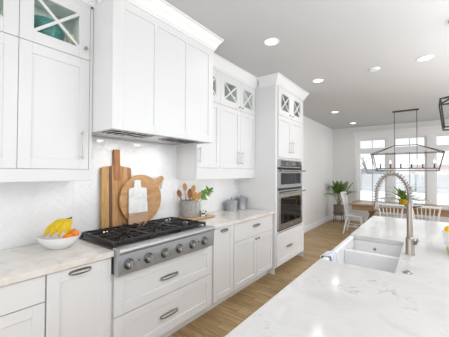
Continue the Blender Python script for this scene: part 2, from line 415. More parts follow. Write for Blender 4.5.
# ------------------------------------------------------------------ cabinet helpers (front faces +X)
def shaker(mb, xf, y0, y1, z0, z1, st=.062, th=.02, rec=.009, rail=None):
    rail = rail or st; xb = xf-th
    bv = .0016
    mb.box(xb, xf, y0, y0+st, z0, z1, bv).box(xb, xf, y1-st, y1, z0, z1, bv)
    mb.box(xb, xf, y0+st, y1-st, z0, z0+rail, bv).box(xb, xf, y0+st, y1-st, z1-rail, z1, bv)
    mb.box(xb, xf-rec, y0+st-.002, y1-st+.002, z0+rail-.002, z1-rail+.002)
    return mb
def slab(mb, xf, y0, y1, z0, z1, th=.02): return mb.box(xf-th, xf, y0, y1, z0, z1, .0016)
def glass_door(root, xf, y0, y1, z0, z1, st=.062, name='glass_door'):
    m = MB(); th = .02; xb = xf-th; bv = .0016
    m.box(xb, xf, y0, y0+st, z0, z1, bv).box(xb, xf, y1-st, y1, z0, z1, bv).box(xb, xf, y0+st, y1-st, z0, z0+st, bv).box(xb, xf, y0+st, y1-st, z1-st, z1, bv)
    d = m.build(name, W_CAB, root)
    a = (y0+st, z0+st); c = (y1-st, z1-st)
    x = MB()
    for mi, (p, q) in enumerate((((a[0], a[1]), (c[0], c[1])), ((a[0], c[1]), (c[0], a[1])))):
        dy, dz = q[0]-p[0], q[1]-p[1]; L = math.hypot(dy, dz); ny, nz = -dz/L*.0095, dy/L*.0095
        poly = clip([(p[0]+ny, p[1]+nz), (p[0]-ny, p[1]-nz), (q[0]-ny, q[1]-nz), (q[0]+ny, q[1]+nz)], a, c)
        x.prism(poly, 'x', xf-.014+.0006*mi, xf-.002-.0006*mi)
    x.build('crossed_mullion', W_CAB, d)
    MB().box(xf-.019, xf-.015, a[0], c[0], a[1], c[1]).build('glass_pane', CABGLASS, d)
    return d
def bar_pull(parent, xf, y, z0, z1, r=.0055, name='bar_handle', m=NICKEL):
    b = MB().tube([(xf+.032, y, z0), (xf+.032, y, z1)], r, 12)
    for z in (z0+.018, z1-.018): b.cyl((xf-.001, y, z), (xf+.032, y, z), .0045, 10)
    return b.build(name, m, parent)
def cup_pull(parent, xf, yc, zc, L=.125, name='cup_pull'):
    b = bmesh.new(); nu, nv = 24, 10; rows = []
    for i in range(nu+1):
        a = PI*i/nu; k = math.sin(a)**.4; row = []
        for j in range(nv+1):
            t = PI*j/nv
            row.append(b.verts.new((xf+.0015+.024*k*math.sin(t), yc-math.cos(a)*L/2, zc+.0165*k*math.cos(t)-.005*math.sin(t)*k)))
        rows.append(row)
    for p, q in zip(rows, rows[1:]):
        for j in range(nv): b.faces.new((p[j], p[j+1], q[j+1], q[j]))
    bmesh.ops.remove_doubles(b, verts=b.verts, dist=1e-5)
    bmesh.ops.recalc_face_normals(b, faces=b.faces)
    m = MB().join(b)
    pl = [(yc+(L/2-.004)*sg+.012*math.cos(q)*(1 if sg > 0 else 1), zc+.012*math.sin(q)) for sg, qs in ((1, range(-90, 91, 30)), (-1, range(90, 271, 30))) for q in [math.radians(v_) for v_ in qs]]
    m.prism(pl, 'x', xf-.001, xf+.0035)
    return m.build(name, PEWTER, parent, 50)
def knob(parent, xf, y, z, r=.014, m=PEWTER):
    R = Matrix.Rotation(PI/2, 4, 'Y')
    return MB().lathe([(0, -.001), (.008, -.001), (.006, .010), (r, .016), (r, .021), (r*.6, .026), (0, .027)], (xf, y, z), 20, R).build('knob', m, parent)
CROWN = [(0, .0), (.012, .0), (.014, .016), (.022, .022), (.030, .045), (.046, .075), (.066, .098), (.070, .112), (.082, .116), (.082, .132), (0, .132)]
def crown(parent, path, z0):
    return MB().sweep([(o, z0+z) for o, z in CROWN], path).build('crown_moulding', W_TRIM, parent)
KX = .54
def base_cab(y0, y1, label, name='base_cabinet', ztop=.873):
    r_ = thing(name, (.30, (y0+y1)/2, 0), label, 'cabinet', world=True)
    MB().box(.001, .604, y0+.001, y1-.001, .10, ztop).build('cabinet_body', W_CAB, r_)
    MB().box(.02, KX, y0+.001, y1-.001, 0, .10).build('toe_kick', W_CAB, r_)
    return r_
XF = .625
# base run, from the left
r_ = base_cab(-.30, .606, 'white base cabinet with a drawer over a panel door, cut off at the lower left', 'drawer_base_cabinet')
d = slab(MB(), XF, .16, .602, .716, .866).build('drawer', W_CAB, r_); cup_pull(d, XF, .30, .79)
shaker(MB(), XF, .16, .602, .108, .710).build('door', W_CAB, r_)
shaker(MB(), XF, -.297, .156, .108, .866).build('door', W_CAB, r_)
r_ = base_cab(.608, 1.010, 'white base cabinet with one tall panel front, left of the cooktop', 'pull_out_cabinet')
d = shaker(MB(), XF, .611, 1.006, .108, .866, .07).build('door', W_CAB, r_); cup_pull(d, XF, .797, .836)
r_ = base_cab(1.014, 2.108, 'white two drawer base cabinet under the gas cooktop', 'cooktop_base_cabinet', ztop=.738)
for z0, z1, zz in ((.432, .728, .578), (.108, .425, .260)):
    d = shaker(MB(), XF, 1.030, 2.102, z0, z1, .075).build('drawer', W_CAB, r_); cup_pull(d, XF, 1.537, zz, .18)
r_ = base_cab(2.110, 2.494, 'narrow white pull-out cabinet right of the cooktop', 'pull_out_cabinet')
d = shaker(MB(), XF, 2.135, 2.490, .108, .866, .062).build('door', W_CAB, r_); cup_pull(d, XF, 2.31, .835, .12)
r_ = base_cab(2.496, 3.478, 'white base cabinet with a wide drawer over two knobbed doors, beside the oven tower', 'base_cabinet')
d = slab(MB(), XF, 2.500, 3.46, .655, .866).build('drawer', W_CAB, r_); cup_pull(d, XF, 3.0, .785, .17)
for y0, y1, yk in ((2.500, 3.008, 2.975), (3.012, 3.46, 3.045)):
    d = shaker(MB(), XF, y0, y1, .108, .650, .06).build('door', W_CAB, r_); knob(d, XF, yk, .615)

# countertops
def counter(poly, name, label, m, z0=.875, z1=.915):
    return MB().prism(poly, 'z', z0, z1, .003).top(name, m, label, 'countertop')
counter([(.009, -.3), (.65, -.3), (.65, 1.013), (.009, 1.013)], 'countertop', 'warm white quartz countertop under the fruit bowl, left of the cooktop', QWARM)
counter([(.009, 2.048), (.65, 2.048), (.65, 3.478), (.009, 3.478)], 'countertop', 'warm white quartz countertop under the canisters, right of the cooktop', QWARM)

# upper cabinets
def upper(y0, y1, xd, z0, zr, ztop, ybays, label, name, rail_h, zshelf):
    r_ = thing(name, (.15, (y0+y1)/2, z0), label, 'cabinet', world=True)
    t = .018; xb = xd-.021
    m = MB()
    m.box(.009, xb, y0, y0+t, zr, ztop).box(.009, xb, y1-t, y1, zr, ztop)
    m.box(.009, xb, y0+t, y1-t, zr, zr+t).box(.009, xb, y0+t, y1-t, ztop-t, ztop)
    m.box(.001, .009, y0, y1, zr, ztop)
    m.build('cabinet_body', W_CAB, r_)
    i_ = MB().box(.0095, .013, y0+t, y1-t, zr+t, ztop-t).box(.013, xb-.002, y0+t, y1-t, zshelf-t, zshelf)
    for q in ybays: i_.box(.013, xb-.002, q-.009, q+.009, zr+t, ztop-t)
    i_.build('interior', W_INT, r_)
    return r_
XU = .32
r_ = upper(.05, 1.004, XU, 1.482, 1.482, 2.745, [.538], 'white two door upper cabinet with crossed glass doors on top, above the fruit bowl', 'upper_cabinet', .09, 2.335)
MB().box(.001, XU-.002, .05, 1.004, 1.465, 1.482).box(XU-.02, XU, .05, 1.008, 1.398, 1.4795, .002).box(.001, XU-.02, .985, 1.004, 1.40, 1.466).build('light_rail', W_CAB, r_)
MB().box(XU-.020, XU, .988, 1.008, 1.4825, 2.745).build('face_stile', W_CAB, r_)
for y0, y1, yh in ((.062, .5375, .105), (.5405, .985, .930)):
    d = shaker(MB(), XU, y0, y1, 1.4845, 2.318, .072).build('door', W_CAB, r_)
    bar_pull(d, XU, yh, 1.556, 1.769, .006)
    g = glass_door(r_, XU, y0, y1, 2.3215, 2.727, .078)
    knob(g, XU, yh+.020, 2.400, .013, BRASS)
MB().box(XU-.02, XU, .05, 1.004, 2.7275, 2.748).build('frieze', W_CAB, r_)
MB().sweep([(o, 2.745+z) for o, z in CROWN], [(XU, .05), (XU, 1.0115)]).build('crown_moulding', W_TRIM, r_)

r_ = upper(2.185, 3.478, XU, 1.382, 1.485, 2.745, [2.62, 3.08], 'white three door upper cabinet between the range hood and the oven tower', 'upper_cabinet', .1, 2.335)
MB().box(.001, XU-.002, 2.185, 3.478, 1.470, 1.485).box(XU-.02, XU, 2.185, 3.478, 1.384, 1.5175, .002).box(.009, XU-.02, 2.185, 2.203, 1.384, 1.470).build('light_rail', W_CAB, r_)
for y0, y1, yh in ((2.190, 2.618, 2.222), (2.622, 3.078, 3.003), (3.082, 3.477, 3.100)):
    d = shaker(MB(), XU, y0, y1, 1.520, 2.328, .066).build('door', W_CAB, r_)
    bar_pull(d, XU, yh, 1.578, 1.752)
    g = glass_door(r_, XU, y0, y1, 2.332, 2.727, .085 if y0 < 3 else .072)
    if y0 > 2.5: knob(g, XU, (3.045 if y0 < 3 else 3.115), 2.372, .011)
MB().box(XU-.02, XU, 2.185, 3.478, 2.7275, 2.748).build('frieze', W_CAB, r_)
MB().sweep([(o, 2.745+z) for o, z in CROWN], [(XU, 2.1365), (XU, 3.4815)]).build('crown_moulding', W_TRIM, r_)

def cab_fill(root, x, y, z, pw):  # added disc and lamp to brighten the interiors behind the glass doors
    pk = MB().lathe([(0, 0), (.030, 0), (.030, .008), (0, .008)], (x, y, z-.008), 20).build('fill_disc', GREYCAP, root)
    l = area('cab_fill_lamp', (0, 0, 0), (0, 0, 0), .05, .05, pw, (1,.97,.92)); l.parent = pk; l.location = Vector((x, y, z-.0095))-OFF[pk.name]
for y in (2.38, 2.85, 3.28): cab_fill(r_, .16, y, 2.727, .35)
fill_bar = MB().box(.10, .14, 2.25, 3.40, 1.462, 1.4695, .001).build('fill_strip', GREYCAP, r_)  # added strip and lamp to brighten the tile below
l = area('backsplash_fill', (0, 0, 0), (0, 0, 0), .03, 1.1, .55, (1,.95,.88)); l.parent = fill_bar; l.location = Vector((.12, 2.82, 1.460))-OFF[fill_bar.name]
# range hood
XH = .60
r_ = thing('range_hood', (.3, 1.57, 1.775), 'white panelled range hood box above the gas cooktop', 'range hood', world=True)
m = MB(); m.box(.001, XH-.02, 1.012, 1.03, 1.775, H-.004).box(.001, XH-.02, 2.118, 2.136, 1.775, H-.004).box(.001, .02, 1.03, 2.118, 1.80, H-.12).box(XH-.045, XH-.021, 1.03, 2.118, 1.7755, H-.1205)
m.box(.02, XH-.045, 1.03, 2.118, H-.14, H-.12)
m.build('hood_body', W_CAB, r_)
m = MB(); zs0, zs1 = 1.775, 2.755
for y0, y1 in ((1.012, 1.105), (1.381, 1.402), (1.739, 1.762), (2.064, 2.137)): m.box(XH-.02, XH, y0, y1, zs0, zs1, .0015)
for y0, y1 in ((1.105, 1.381), (1.402, 1.739), (1.762, 2.064)):
    m.box(XH-.02, XH, y0, y1, zs0, 1.85, .0015).box(XH-.02, XH, y0, y1, 2.685, zs1, .0015).box(XH-.02, XH-.009, y0-.001, y1+.001, 1.849, 2.686)
m.build('front_panel', W_CAB, r_)
MB().sweep([(o, 2.745+z) for o, z in CROWN], [(XU+.0825, 1.012), (XH, 1.012), (XH, 2.136), (XU+.0825, 2.136)]).build('crown_moulding', W_TRIM, r_)
MB().box(.02, XH-.046, 1.031, 2.117, 1.785, 1.80).build('liner', STEEL, r_)
for y0 in (1.36, 1.79):  # added discs and lamps that lift the tile under the hood
    pk = MB().lathe([(0, 0), (.035, 0), (.035, .006), (0, .006)], (.25, y0, 1.7790), 20).build('hood_fill_disc', GREYCAP, r_)
    l = area('hood_fill', (0, 0, 0), (0, 0, 0), .06, .06, .8, (1,.96,.92)); l.parent = pk; l.location = Vector((.25, y0, 1.777))-OFF[pk.name]
for y0 in (1.10, 1.66):
    fl = MB().box(.30, .52, y0, y0+.40, 1.779, 1.785, .001)
    f_ = fl.build('baffle_filter', STEEL, r_)
    s_ = MB()
    for k in range(6): s_.box(.315, .505, y0+.02+k*.062, y0+.052+k*.062, 1.7775, 1.779)
    s_.build('baffle_slot', DARKGAP, f_)

# oven tower
XT = .66; TY0, TY1 = 3.482, 4.566
r_ = thing('oven_tower', (.33, 4.02, 0), 'tall white cabinet tower holding the double wall oven', 'cabinet', world=True)
m = MB(); m.box(.001, XT-.021, TY0, TY0+.02, 0, 2.876).box(.001, XT, TY1-.02, TY1, 0, 2.76).box(.001, .012, TY0+.02, TY1-.02, .1, 2.76)
m.box(.012, XT-.03, TY0+.02, TY1-.02, .095, .115).box(.012, XT-.03, TY0+.02, TY1-.02, .575, .595).box(.012, XT-.03, TY0+.02, TY1-.02, 1.675, 1.695).box(.012, XT-.03, TY0+.02, TY1-.02, 2.74, 2.76)
m.box(XT-.021, XT, TY0, 3.545, .10, 2.76, .0015).box(XT-.021, XT, 4.475, TY1-.02, .10, 2.76, .0015)
m.box(XT-.021, XT, 3.545, 4.475, .585, .602).box(XT-.021, XT, 3.545, 4.475, 1.668, 1.690).box(XT-.021, XT, 3.545, 4.475, 2.738, 2.76)
m.build('cabinet_body', W_CAB, r_)
MB().box(.02, KX, TY0+.02, TY1-.02, 0, .095).build('toe_kick', W_CAB, r_)
MB().box(.012, .016, TY0+.02, TY1-.02, 2.31, 2.74).box(.016, XT-.03, TY0+.02, TY1-.02, 2.30, 2.316).build('interior', W_INT, r_)
d = shaker(MB(), XT+.02, 3.500, 4.540, .112, .578, .075).build('drawer', W_CAB, r_); cup_pull(d, XT+.02, 3.93, .335, .19)
for y0, y1, yh in ((3.548, 4.010, 3.925), (4.014, 4.474, 4.03)):
    d = shaker(MB(), XT+.02, y0, y1, 1.694, 2.318, .07).build('door', W_CAB, r_); bar_pull(d, XT+.02, yh, 1.77, 1.955)
    g = glass_door(r_, XT+.02, y0, y1, 2.322, 2.736, .085)
    knob(g, XT+.02, yh, 2.365, .010)
MB().sweep([(o, 2.748+z) for o, z in CROWN], [(XU+.0825, TY0), (XT, TY0), (XT, TY1), (.0, TY1)]).build('crown_moulding', W_TRIM, r_)

for y in (3.78, 4.24): cab_fill(r_, .40, y, 2.739, .45)
# double wall oven
r_ = thing('double_wall_oven', (.4, 4.01, .603), 'stainless double wall oven with dark glass doors in the white tower', 'oven', world=True)
OY0, OY1 = 3.549, 4.471; XO = .682
MB().box(.10, XT+.002, OY0, OY1, .604, 1.667).build('oven_body', OVENIN, r_)
cp = MB().box(XT+.002, XO, OY0, OY1, 1.545, 1.665, .002).build('control_panel', STEEL, r_)
MB().box(XO-.001, XO+.0015, OY0+.055, OY1-.055, 1.558, 1.650, .0008).build('display', BLACKGL, cp)
MB().box(XT+.002, XT+.012, OY0, OY1, 1.515, 1.545).build('vent_gap', DARKGAP, r_)
def oven_door(z0, z1, w0, w1, zh):
    m = MB(); y0, y1 = OY0+.065, OY1-.065
    m.box(XT+.002, XO, OY0, y0, z0, z1, .002).box(XT+.002, XO, y1, OY1, z0, z1, .002).box(XT+.002, XO, y0, y1, z0, w0, .001).box(XT+.002, XO, y0, y1, w1, z1, .001)
    d = m.build('oven_door', STEEL, r_)
    MB().box(XO-.008, XO-.003, y0, y1, w0, w1).build('oven_window', OVGLASS, d)
    k = MB()
    for i in range(4):
        zz = w0+(w1-w0)*(.15+.22*i)
        k.cyl((XT+.004, y0, zz), (XT+.004, y1, zz), .003, 6)
    for i in range(14):
        yy = y0+(y1-y0)*(i+.5)/14; k.cyl((XT+.0035, yy, w0), (XT+.0035, yy, w1), .0015, 6)
    k.build('oven_rack', STEEL, d)
    h = MB().tube([(XO+.055, OY0+.02, zh), (XO+.055, OY1-.02, zh)], .013, 16)
    for yy in (OY0+.06, OY1-.06): h.cyl((XO-.001, yy, zh), (XO+.055, yy, zh), .009, 12)
    h.build('oven_handle', STEEL, d)
    return d
oven_door(1.235, 1.515, 1.29, 1.462, 1.498)
MB().box(XT+.002, XT+.012, OY0, OY1, 1.205, 1.235).build('vent_gap', DARKGAP, r_)
d = oven_door(.625, 1.205, .705, 1.095, 1.168)
MB().box(XO, XO+.002, 3.96, 4.06, .648, .672).build('badge', NICKEL, d)
MB().box(XT+.002, XT+.010, OY0, OY1, .604, .625).build('vent_gap', DARKGAP, r_)

for y in (.30, .765): cab_fill([q for q in SC.objects if q.name == 'upper_cabinet'][0], .16, y, 2.727, .45)
# ------------------------------------------------------------------ gas rangetop
RY0, RY1 = 1.020, 2.040
r_ = thing('gas_rangetop', (.36, (RY0+RY1)/2, .74), 'stainless six burner gas rangetop with black iron grates', 'cooktop', world=True)
m = MB(); m.box(.010, .655, RY0, RY1, .742, .916, .001)
m.box(.010, .085, RY0, RY1, .916, .928, .002)
m.build('body', STEEL, r_)
pr = [(.640, .742), (.690, .742), (.696, .750), (.684, .885), (.700, .890), (.712, .899), (.716, .912), (.710, .926), (.695, .934), (.640, .934), (.622, .926), (.622, .900), (.640, .890)]
cp = MB().prism(pr, 'y', RY0-.004, RY1+.004, .0008).build('control_panel', PANELST, r_)
MB().box(.086, .622, RY0+.008, RY1-.008, .916, .921).build('burner_pan', IRON, r_)
RK = Matrix.Rotation(PI/2, 4, 'Y')
for y in (1.099, 1.267, 1.425, 1.585, 1.746, 1.908):
    k = MB().lathe([(0, 0), (.039, 0), (.039, .006), (.034, .010), (0, .010)], (.690, y, .812), 28, RK).build('knob_bezel', BEZEL, r_)
    q = MB().lathe([(0, .010), (.026, .010), (.024, .040), (.021, .045), (0, .046)], (.690, y, .812), 28, RK)
    q.box(.716, .742, y-.006, y+.006, .812-.025, .812+.025, .002)
    q.build('knob', KNOBST, k)
for y in (1.185, 1.83): MB().lathe([(0, 0), (.006, 0), (.006, .003), (0, .003)], (.690, y, .818), 12, RK).build('indicator', BLACKGL, r_)
gw = (RY1-RY0-.03)/3
for i in range(3):
    y0 = RY0+.015+i*gw; y1 = y0+gw-.004; yc = (y0+y1)/2
    g = MB(); zt = .966; hb = .016
    g.box(.10, .612, y0, y0+.016, zt-hb-.006, zt, .003).box(.10, .612, y1-.016, y1, zt-hb-.006, zt, .003)
    for x in (.10, .348, .596): g.box(x, x+.016, y0+.016, y1-.016, zt-hb, zt, .003)
    for x in (.10, .596):
        for y in (y0, y1-.016): g.box(x, x+.016, y, y+.016, .9205, zt-hb, .002)
    for xc in (.228, .480):
        for a in range(8):
            an = a*PI/4; dx, dy = math.cos(an), math.sin(an)
            tx = (.112 if abs(dx) > .1 else 9)/max(abs(dx), 1e-6); ty = (gw/2-.014)/max(abs(dy), 1e-6); R_ = min(tx, ty)
            g.box(.045, R_, -.006, .006, zt-.014, zt+.004, .002, Matrix.Translation((xc, yc, 0)) @ Matrix.Rotation(an, 4, 'Z'))
    g.build('grate', IRON, r_)
    for xc in (.228, .480):
        bq = MB().lathe([(0, .921), (.062, .921), (.060, .930), (.045, .935), (.040, .943), (.036, .947), (0, .948)], (xc, yc, 0), 24)
        bq.build('burner', IRON, r_)

# ------------------------------------------------------------------ boards behind the cooktop
def rounded(pts, rads, seg=6):
    out = []; n = len(pts)
    for i in range(n):
        p = Vector(pts[i]); a = Vector(pts[i-1])-p; b_ = Vector(pts[(i+1) % n])-p; r = rads[i] if isinstance(rads, (list, tuple)) else rads
        la, lb = a.length, b_.length; r = min(r, la*.45, lb*.45)
        if r < 1e-4: out.append(tuple(p)); continue
        s_, e_ = p+a/la*r, p+b_/lb*r
        for k in range(seg+1):
            t = k/seg; out.append(tuple((s_*(1-t)**2)+(p*2*t*(1-t))+(e_*t*t)))
    return out
def lean(o, x, y, z, deg): o.location = (x, y, z); o.rotation_euler = (0, -math.radians(deg), 0)
zb = .9305
o = thing('cutting_board', (0, 0, 0), 'tall striped acacia cutting board with a long handle, leaning on the tile', 'cutting board')
pts = [(-.152, 0), (.152, 0), (.152, .575), (.040, .592), (.030, .61), (.030, .745), (-.030, .745), (-.030, .61), (-.040, .592), (-.152, .575)]
MB().prism(rounded(pts, [.01, .01, .02, .012, .01, .012, .012, .01, .012, .02]), 'x', 0, .022, .002).build('board', ACACIA, o)
MB().prism(rounded([(-.032, .455), (.032, .455), (.031, .748), (-.031, .748)], .012), 'x', -.001, .027, .002).build('handle', HANDW, o)
MB().lathe([(0, 0), (.010, 0), (.010, .003), (0, .003)], (.022, .055, .035), 16, RK).build('hang_hole', STEEL, o)
lean(o, .040, 1.386, zb, 2.0)
o = thing('cutting_board', (0, 0, 0), 'round beech cutting board with a small looped handle, behind the white paddle board', 'cutting board')
n = 56; R_ = .245; ha = math.radians(38)
poly = []
for k in range(n):
    a = ha+2*PI*k/n; poly.append((R_*math.cos(a), R_+R_*math.sin(a)))
bd = MB().prism(poly, 'x', 0, .02, .003)
bd.build('board', BOARDW, o)
ca, sa = math.cos(ha), math.sin(ha)
def hp(r, t): return (r*ca-t*sa, R_+r*sa+t*ca)
hpoly = [hp(R_-.015, -.06), hp(R_+.015, -.036), hp(R_+.035, -.030)]+[hp(R_+.078+.034*math.cos(q), .034*math.sin(q)) for q in [(-70+14*k)*PI/180 for k in range(11)]]+[hp(R_+.035, .030), hp(R_+.015, .036), hp(R_-.015, .06)]
MB().prism(hpoly, 'x', .001, .019, .002).build('handle', BOARDW, o)
lp = MB().tube([(.022+.012*math.sin(q), hp(R_+.078, 0)[0]+.010-.024*math.sin(q*.5), hp(R_+.078, 0)[1]-.050+.052*math.cos(q)) for q in [2*PI*k/20 for k in range(20)]], .005, 8, closed=True)
lp.build('cord_loop', ROPE, o)
lean(o, .072, 1.640, zb+.016, 2.0)
o = thing('cutting_board', (0, 0, 0), 'white marble paddle board with a wooden lower end, leaning on the round board', 'cutting board')
MB().prism(rounded([(-.103, .135), (.111, .135), (.104, .375), (.040, .380), (.034, .455), (-.034, .455), (-.040, .380), (-.097, .375)], [.002, .002, .012, .008, .010, .010, .008, .012]), 'x', 0, .014, .002).build('marble_panel', MARB, o)
MB().prism(rounded([(-.110, 0), (.114, 0), (.111, .135), (-.103, .135)], [.012, .012, .001, .001]), 'x', 0, .014, .002).build('wood_end', ENDW, o)
lean(o, .105, 1.578, zb, 3.0)

# ------------------------------------------------------------------ fruit bowl on the left counter
def bowl(prof_r, prof_z, t, c, name, m, label): pass
FB = (.250, .818, .9152)
o = thing('fruit_bowl', FB, 'white bowl holding bananas and oranges on the left counter', 'bowl')
MB().lathe([(0, 0), (.066, 0), (.074, .006), (.104, .028), (.128, .058), (.144, .090), (.139, .090), (.123, .060), (.099, .033), (.070, .014), (0, .012)], (0, 0, 0), 40).build('bowl', BOWLW, o)
def banana(loc, rz, tilt, L=.20, lab=None):
    b = MB(); pts = []; rad = []; N = 14
    for i in range(N+1):
        t = i/N; a = (t-.5)*1.35
        pts.append((math.sin(a)*L*.74, 0, (math.cos(a)-1)*L*.74)); rad.append(.0230*min(1, .30+2.6*t, .30+2.6*(1-t)))
    o_ = thing('banana', loc, lab, 'banana', 'bananas in the white fruit bowl')
    b.tube(pts, rad, 6).build('peel', BANANA, o_, 50)
    e = Vector(pts[-1]); d_ = (Vector(pts[-1])-Vector(pts[-2])).normalized()
    MB().tube([e-d_*.004, e+d_*.028], [.0075, .0065], 6).build('stem', BTIP, o_)
    e = Vector(pts[0]); d_ = (Vector(pts[0])-Vector(pts[1])).normalized()
    MB().tube([e-d_*.003, e+d_*.006], [.006, .004], 6).build('tip', BTIP, o_)
    o_.rotation_euler = (tilt[0], tilt[1], rz)
    return o_
tipz = FB[2]+.112
labs = ['banana nearest the camera in the bunch, lying along the bowl rim', 'second banana of the bunch from the front', 'third banana of the bunch, middle height', 'hindmost banana of the bunch, against the tile side']
# bunch: stems meet near (.24,.93), the far ends fan towards the left rim
ST = Vector((.250, .868, 1.112))
for i, E_ in enumerate((Vector((.225, .728, 1.016)), Vector((.262, .755, 1.014)), Vector((.300, .792, 1.012)), Vector((.312, .838, 1.016)))):
    S_ = ST+Vector((.010*i-.012, .008*i-.010, 0))
    ax = (S_-E_).normalized(); mid = (S_+E_)/2
    up = Vector((.55-.12*i, -.30+.1*i, .75)); up = (up-ax*up.dot(ax)).normalized(); sd = up.cross(ax)
    L_ = (S_-E_).length; Lb = L_/(2*math.sin(.675)*.74)
    o_ = banana((0, 0, 0), 0, (0, 0), Lb, labs[i])
    Mx = Matrix((ax, sd, up)).transposed().to_4x4(); Mx.translation = mid+up*(Lb*.74*(1-math.cos(.675)))*.75
    o_.matrix_world = Mx
for i, (dx, dy, dz, lab) in enumerate(((.035, .082, .086, 'orange at the right rim of the white fruit bowl'), (.078, .025, .068, 'orange under the bananas at the front of the bowl'))):
    o_ = thing('orange', (FB[0]+dx, FB[1]+dy, FB[2]+dz), lab, 'orange', 'oranges in the white fruit bowl')
    MB().lathe([(0, -.036)]+[(.038*math.cos(q), .037*math.sin(q)) for q in [(-80+16*k)*PI/180 for k in range(11)]]+[(0, .035)], (0, 0, 0), 20).build('peel', ORANGE, o_)
    MB().lathe([(0, .034), (.004, .036), (.003, .039), (0, .039)], (0, 0, 0), 8).build('stem_button', BTIP, o_)

# ------------------------------------------------------------------ utensils, sprig, canisters
CB = (.150, 2.40)
o = thing('serving_board', (.16, 2.375, .9152), 'small pine serving board under the grey utensil crock', 'board')
MB().prism(rounded([(-.135, -.215), (.135, -.215), (.135, .200), (-.135, .200)], .03), 'z', .006, .022, .003).build('board', TRAYW, o)
b = MB()
for x in (-.10, .10):
    for y in (-.17, .155): b.cyl((x, y, 0), (x, y, .007), .012, 12)
b.build('foot', TRAYW, o)
zt_ = .9376
CC = Vector((.130, 2.268, zt_))
o = thing('utensil_crock', CC, 'grey stoneware crock full of wooden spoons right of the cooktop', 'crock')
MB().lathe([(0, 0), (.086, 0), (.091, .004), (.093, .19), (.090, .196), (.084, .196), (.082, .19), (.081, .012), (0, .012)], (0, 0, 0), 36).build('crock', STONE, o)
def spoon(dx, dy, tx, ty, L, kind, m, lab):
    o_ = thing('wooden_spoon', (CC.x+dx, CC.y+dy, CC.z+.014), lab, 'spoon', 'wooden utensils in the grey crock')
    ax = Vector((tx, ty, 1)).normalized()
    b = MB().tube([Vector((0, 0, 0)), ax*(L*.45), ax*(L*.8)], [.007, .0065, .006], 8); b.build('shaft', m, o_)
    bb = bmesh.new(); bmesh.ops.create_uvsphere(bb, u_segments=14, v_segments=10, radius=1)
    w_, h_ = (.027, .046) if kind == 0 else (.034, .054)
    bmesh.ops.scale(bb, vec=(.009, w_, h_), verts=bb.verts)
    if kind == 0:
        for v_ in bb.verts:
            if v_.co.x > 0: v_.co.x = .004-v_.co.x*.55
    q = Vector((0, 0, 1)).rotation_difference(ax).to_matrix().to_4x4(); q.translation = ax*(L*.8+h_*.82)
    rz = Matrix.Rotation(-.7, 4, 'Z')
    MB().join(bb, q @ rz).build('head', m, o_)
spoon(-.02, -.03, -.16, -.28, .30, 0, SPOOND, 'dark wooden spoon leaning furthest left in the crock')
spoon(-.04, .0, -.06, -.05, .375, 0, SPOONW, 'tallest light wooden spoon at the back left of the crock')
spoon(.0, .03, .0, .12, .35, 0, SPOONW, 'tall wooden spoon at the back right of the crock')
spoon(.03, -.02, .1, -.10, .27, 0, SPOOND, 'dark wooden spoon at the front left of the crock')
spoon(.03, .02, .14, .04, .235, 1, SPOONW, 'broad flat wooden spatula at the front of the crock')
spoon(.02, .05, .12, .32, .255, 0, SPOONW, 'short wooden spoon leaning right out of the crock')
spoon(-.03, .03, -.12, .20, .28, 1, SPOOND, 'dark wooden spatula behind the others in the crock')
o = thing('bud_vase', (.120, 2.455, zt_), 'clear glass bottle holding a green sprig beside the crock', 'vase')
MB().lathe([(0, 0), (.030, 0), (.034, .006), (.034, .10), (.016, .135), (.014, .165), (.017, .168), (.011, .168), (.011, .135), (.029, .10), (.029, .01), (0, .008)], (0, 0, 0), 24).build('bottle', JARGLASS, o)
o = thing('sprig', (.120, 2.455, zt_+.012), 'green leafy sprig standing in the clear bottle', 'plant')
st = [Vector((.002, 0, 0)), Vector((.0, .004, .12)), Vector((.012, .03, .19)), Vector((.03, .09, .25)), Vector((.045, .15, .29))]
MB().tube(st, [.003, .003, .0028, .0022, .001], 6).build('stem', SPRIG, o)
def leaf(mb, p, d, L, wd, nrm=Vector((0, 0, 1))):
    d = d.normalized(); s_ = d.cross(nrm); s_ = s_.normalized() if s_.length > 1e-4 else d.orthogonal().normalized(); n_ = s_.cross(d)
    P = [p, p+d*L*.35+s_*wd-n_*wd*.3, p+d*L*.75+s_*wd*.7-n_*wd*.5, p+d*L-n_*wd*.7, p+d*L*.75-s_*wd*.7-n_*wd*.5, p+d*L*.35-s_*wd-n_*wd*.3]
    c1_, c2_ = p+d*L*.35+n_*wd*.15, p+d*L*.75
    V = [mb.bm.verts.new(x) for x in P]+[mb.bm.verts.new(c1_), mb.bm.verts.new(c2_)]
    for f in ((0, 1, 6), (1, 2, 7, 6), (2, 3, 7), (3, 4, 7), (4, 5, 6, 7), (5, 0, 6)): mb.bm.faces.new([V[i] for i in f])
lv = MB()
for i in range(40):
    t = .45+.55*(i/39); seg = min(int(t*4), 3); p = st[seg].lerp(st[seg+1], t*4-seg)
    leaf(lv, p, Vector((random.uniform(-1, 1), random.uniform(-.2, 1), random.uniform(-.2, .9))), .080, .021)
lv.build('leaves', SPRIG, o, 0)
MB().box(-.030, .030, -.034, .034, 0, .066, .003, Matrix.Translation((.235, 2.40, zt_)) @ Matrix.Rotation(-.5, 4, 'Z')).top('patterned_box', BOOKW, 'tiny black and white patterned box on the pine board', 'box')
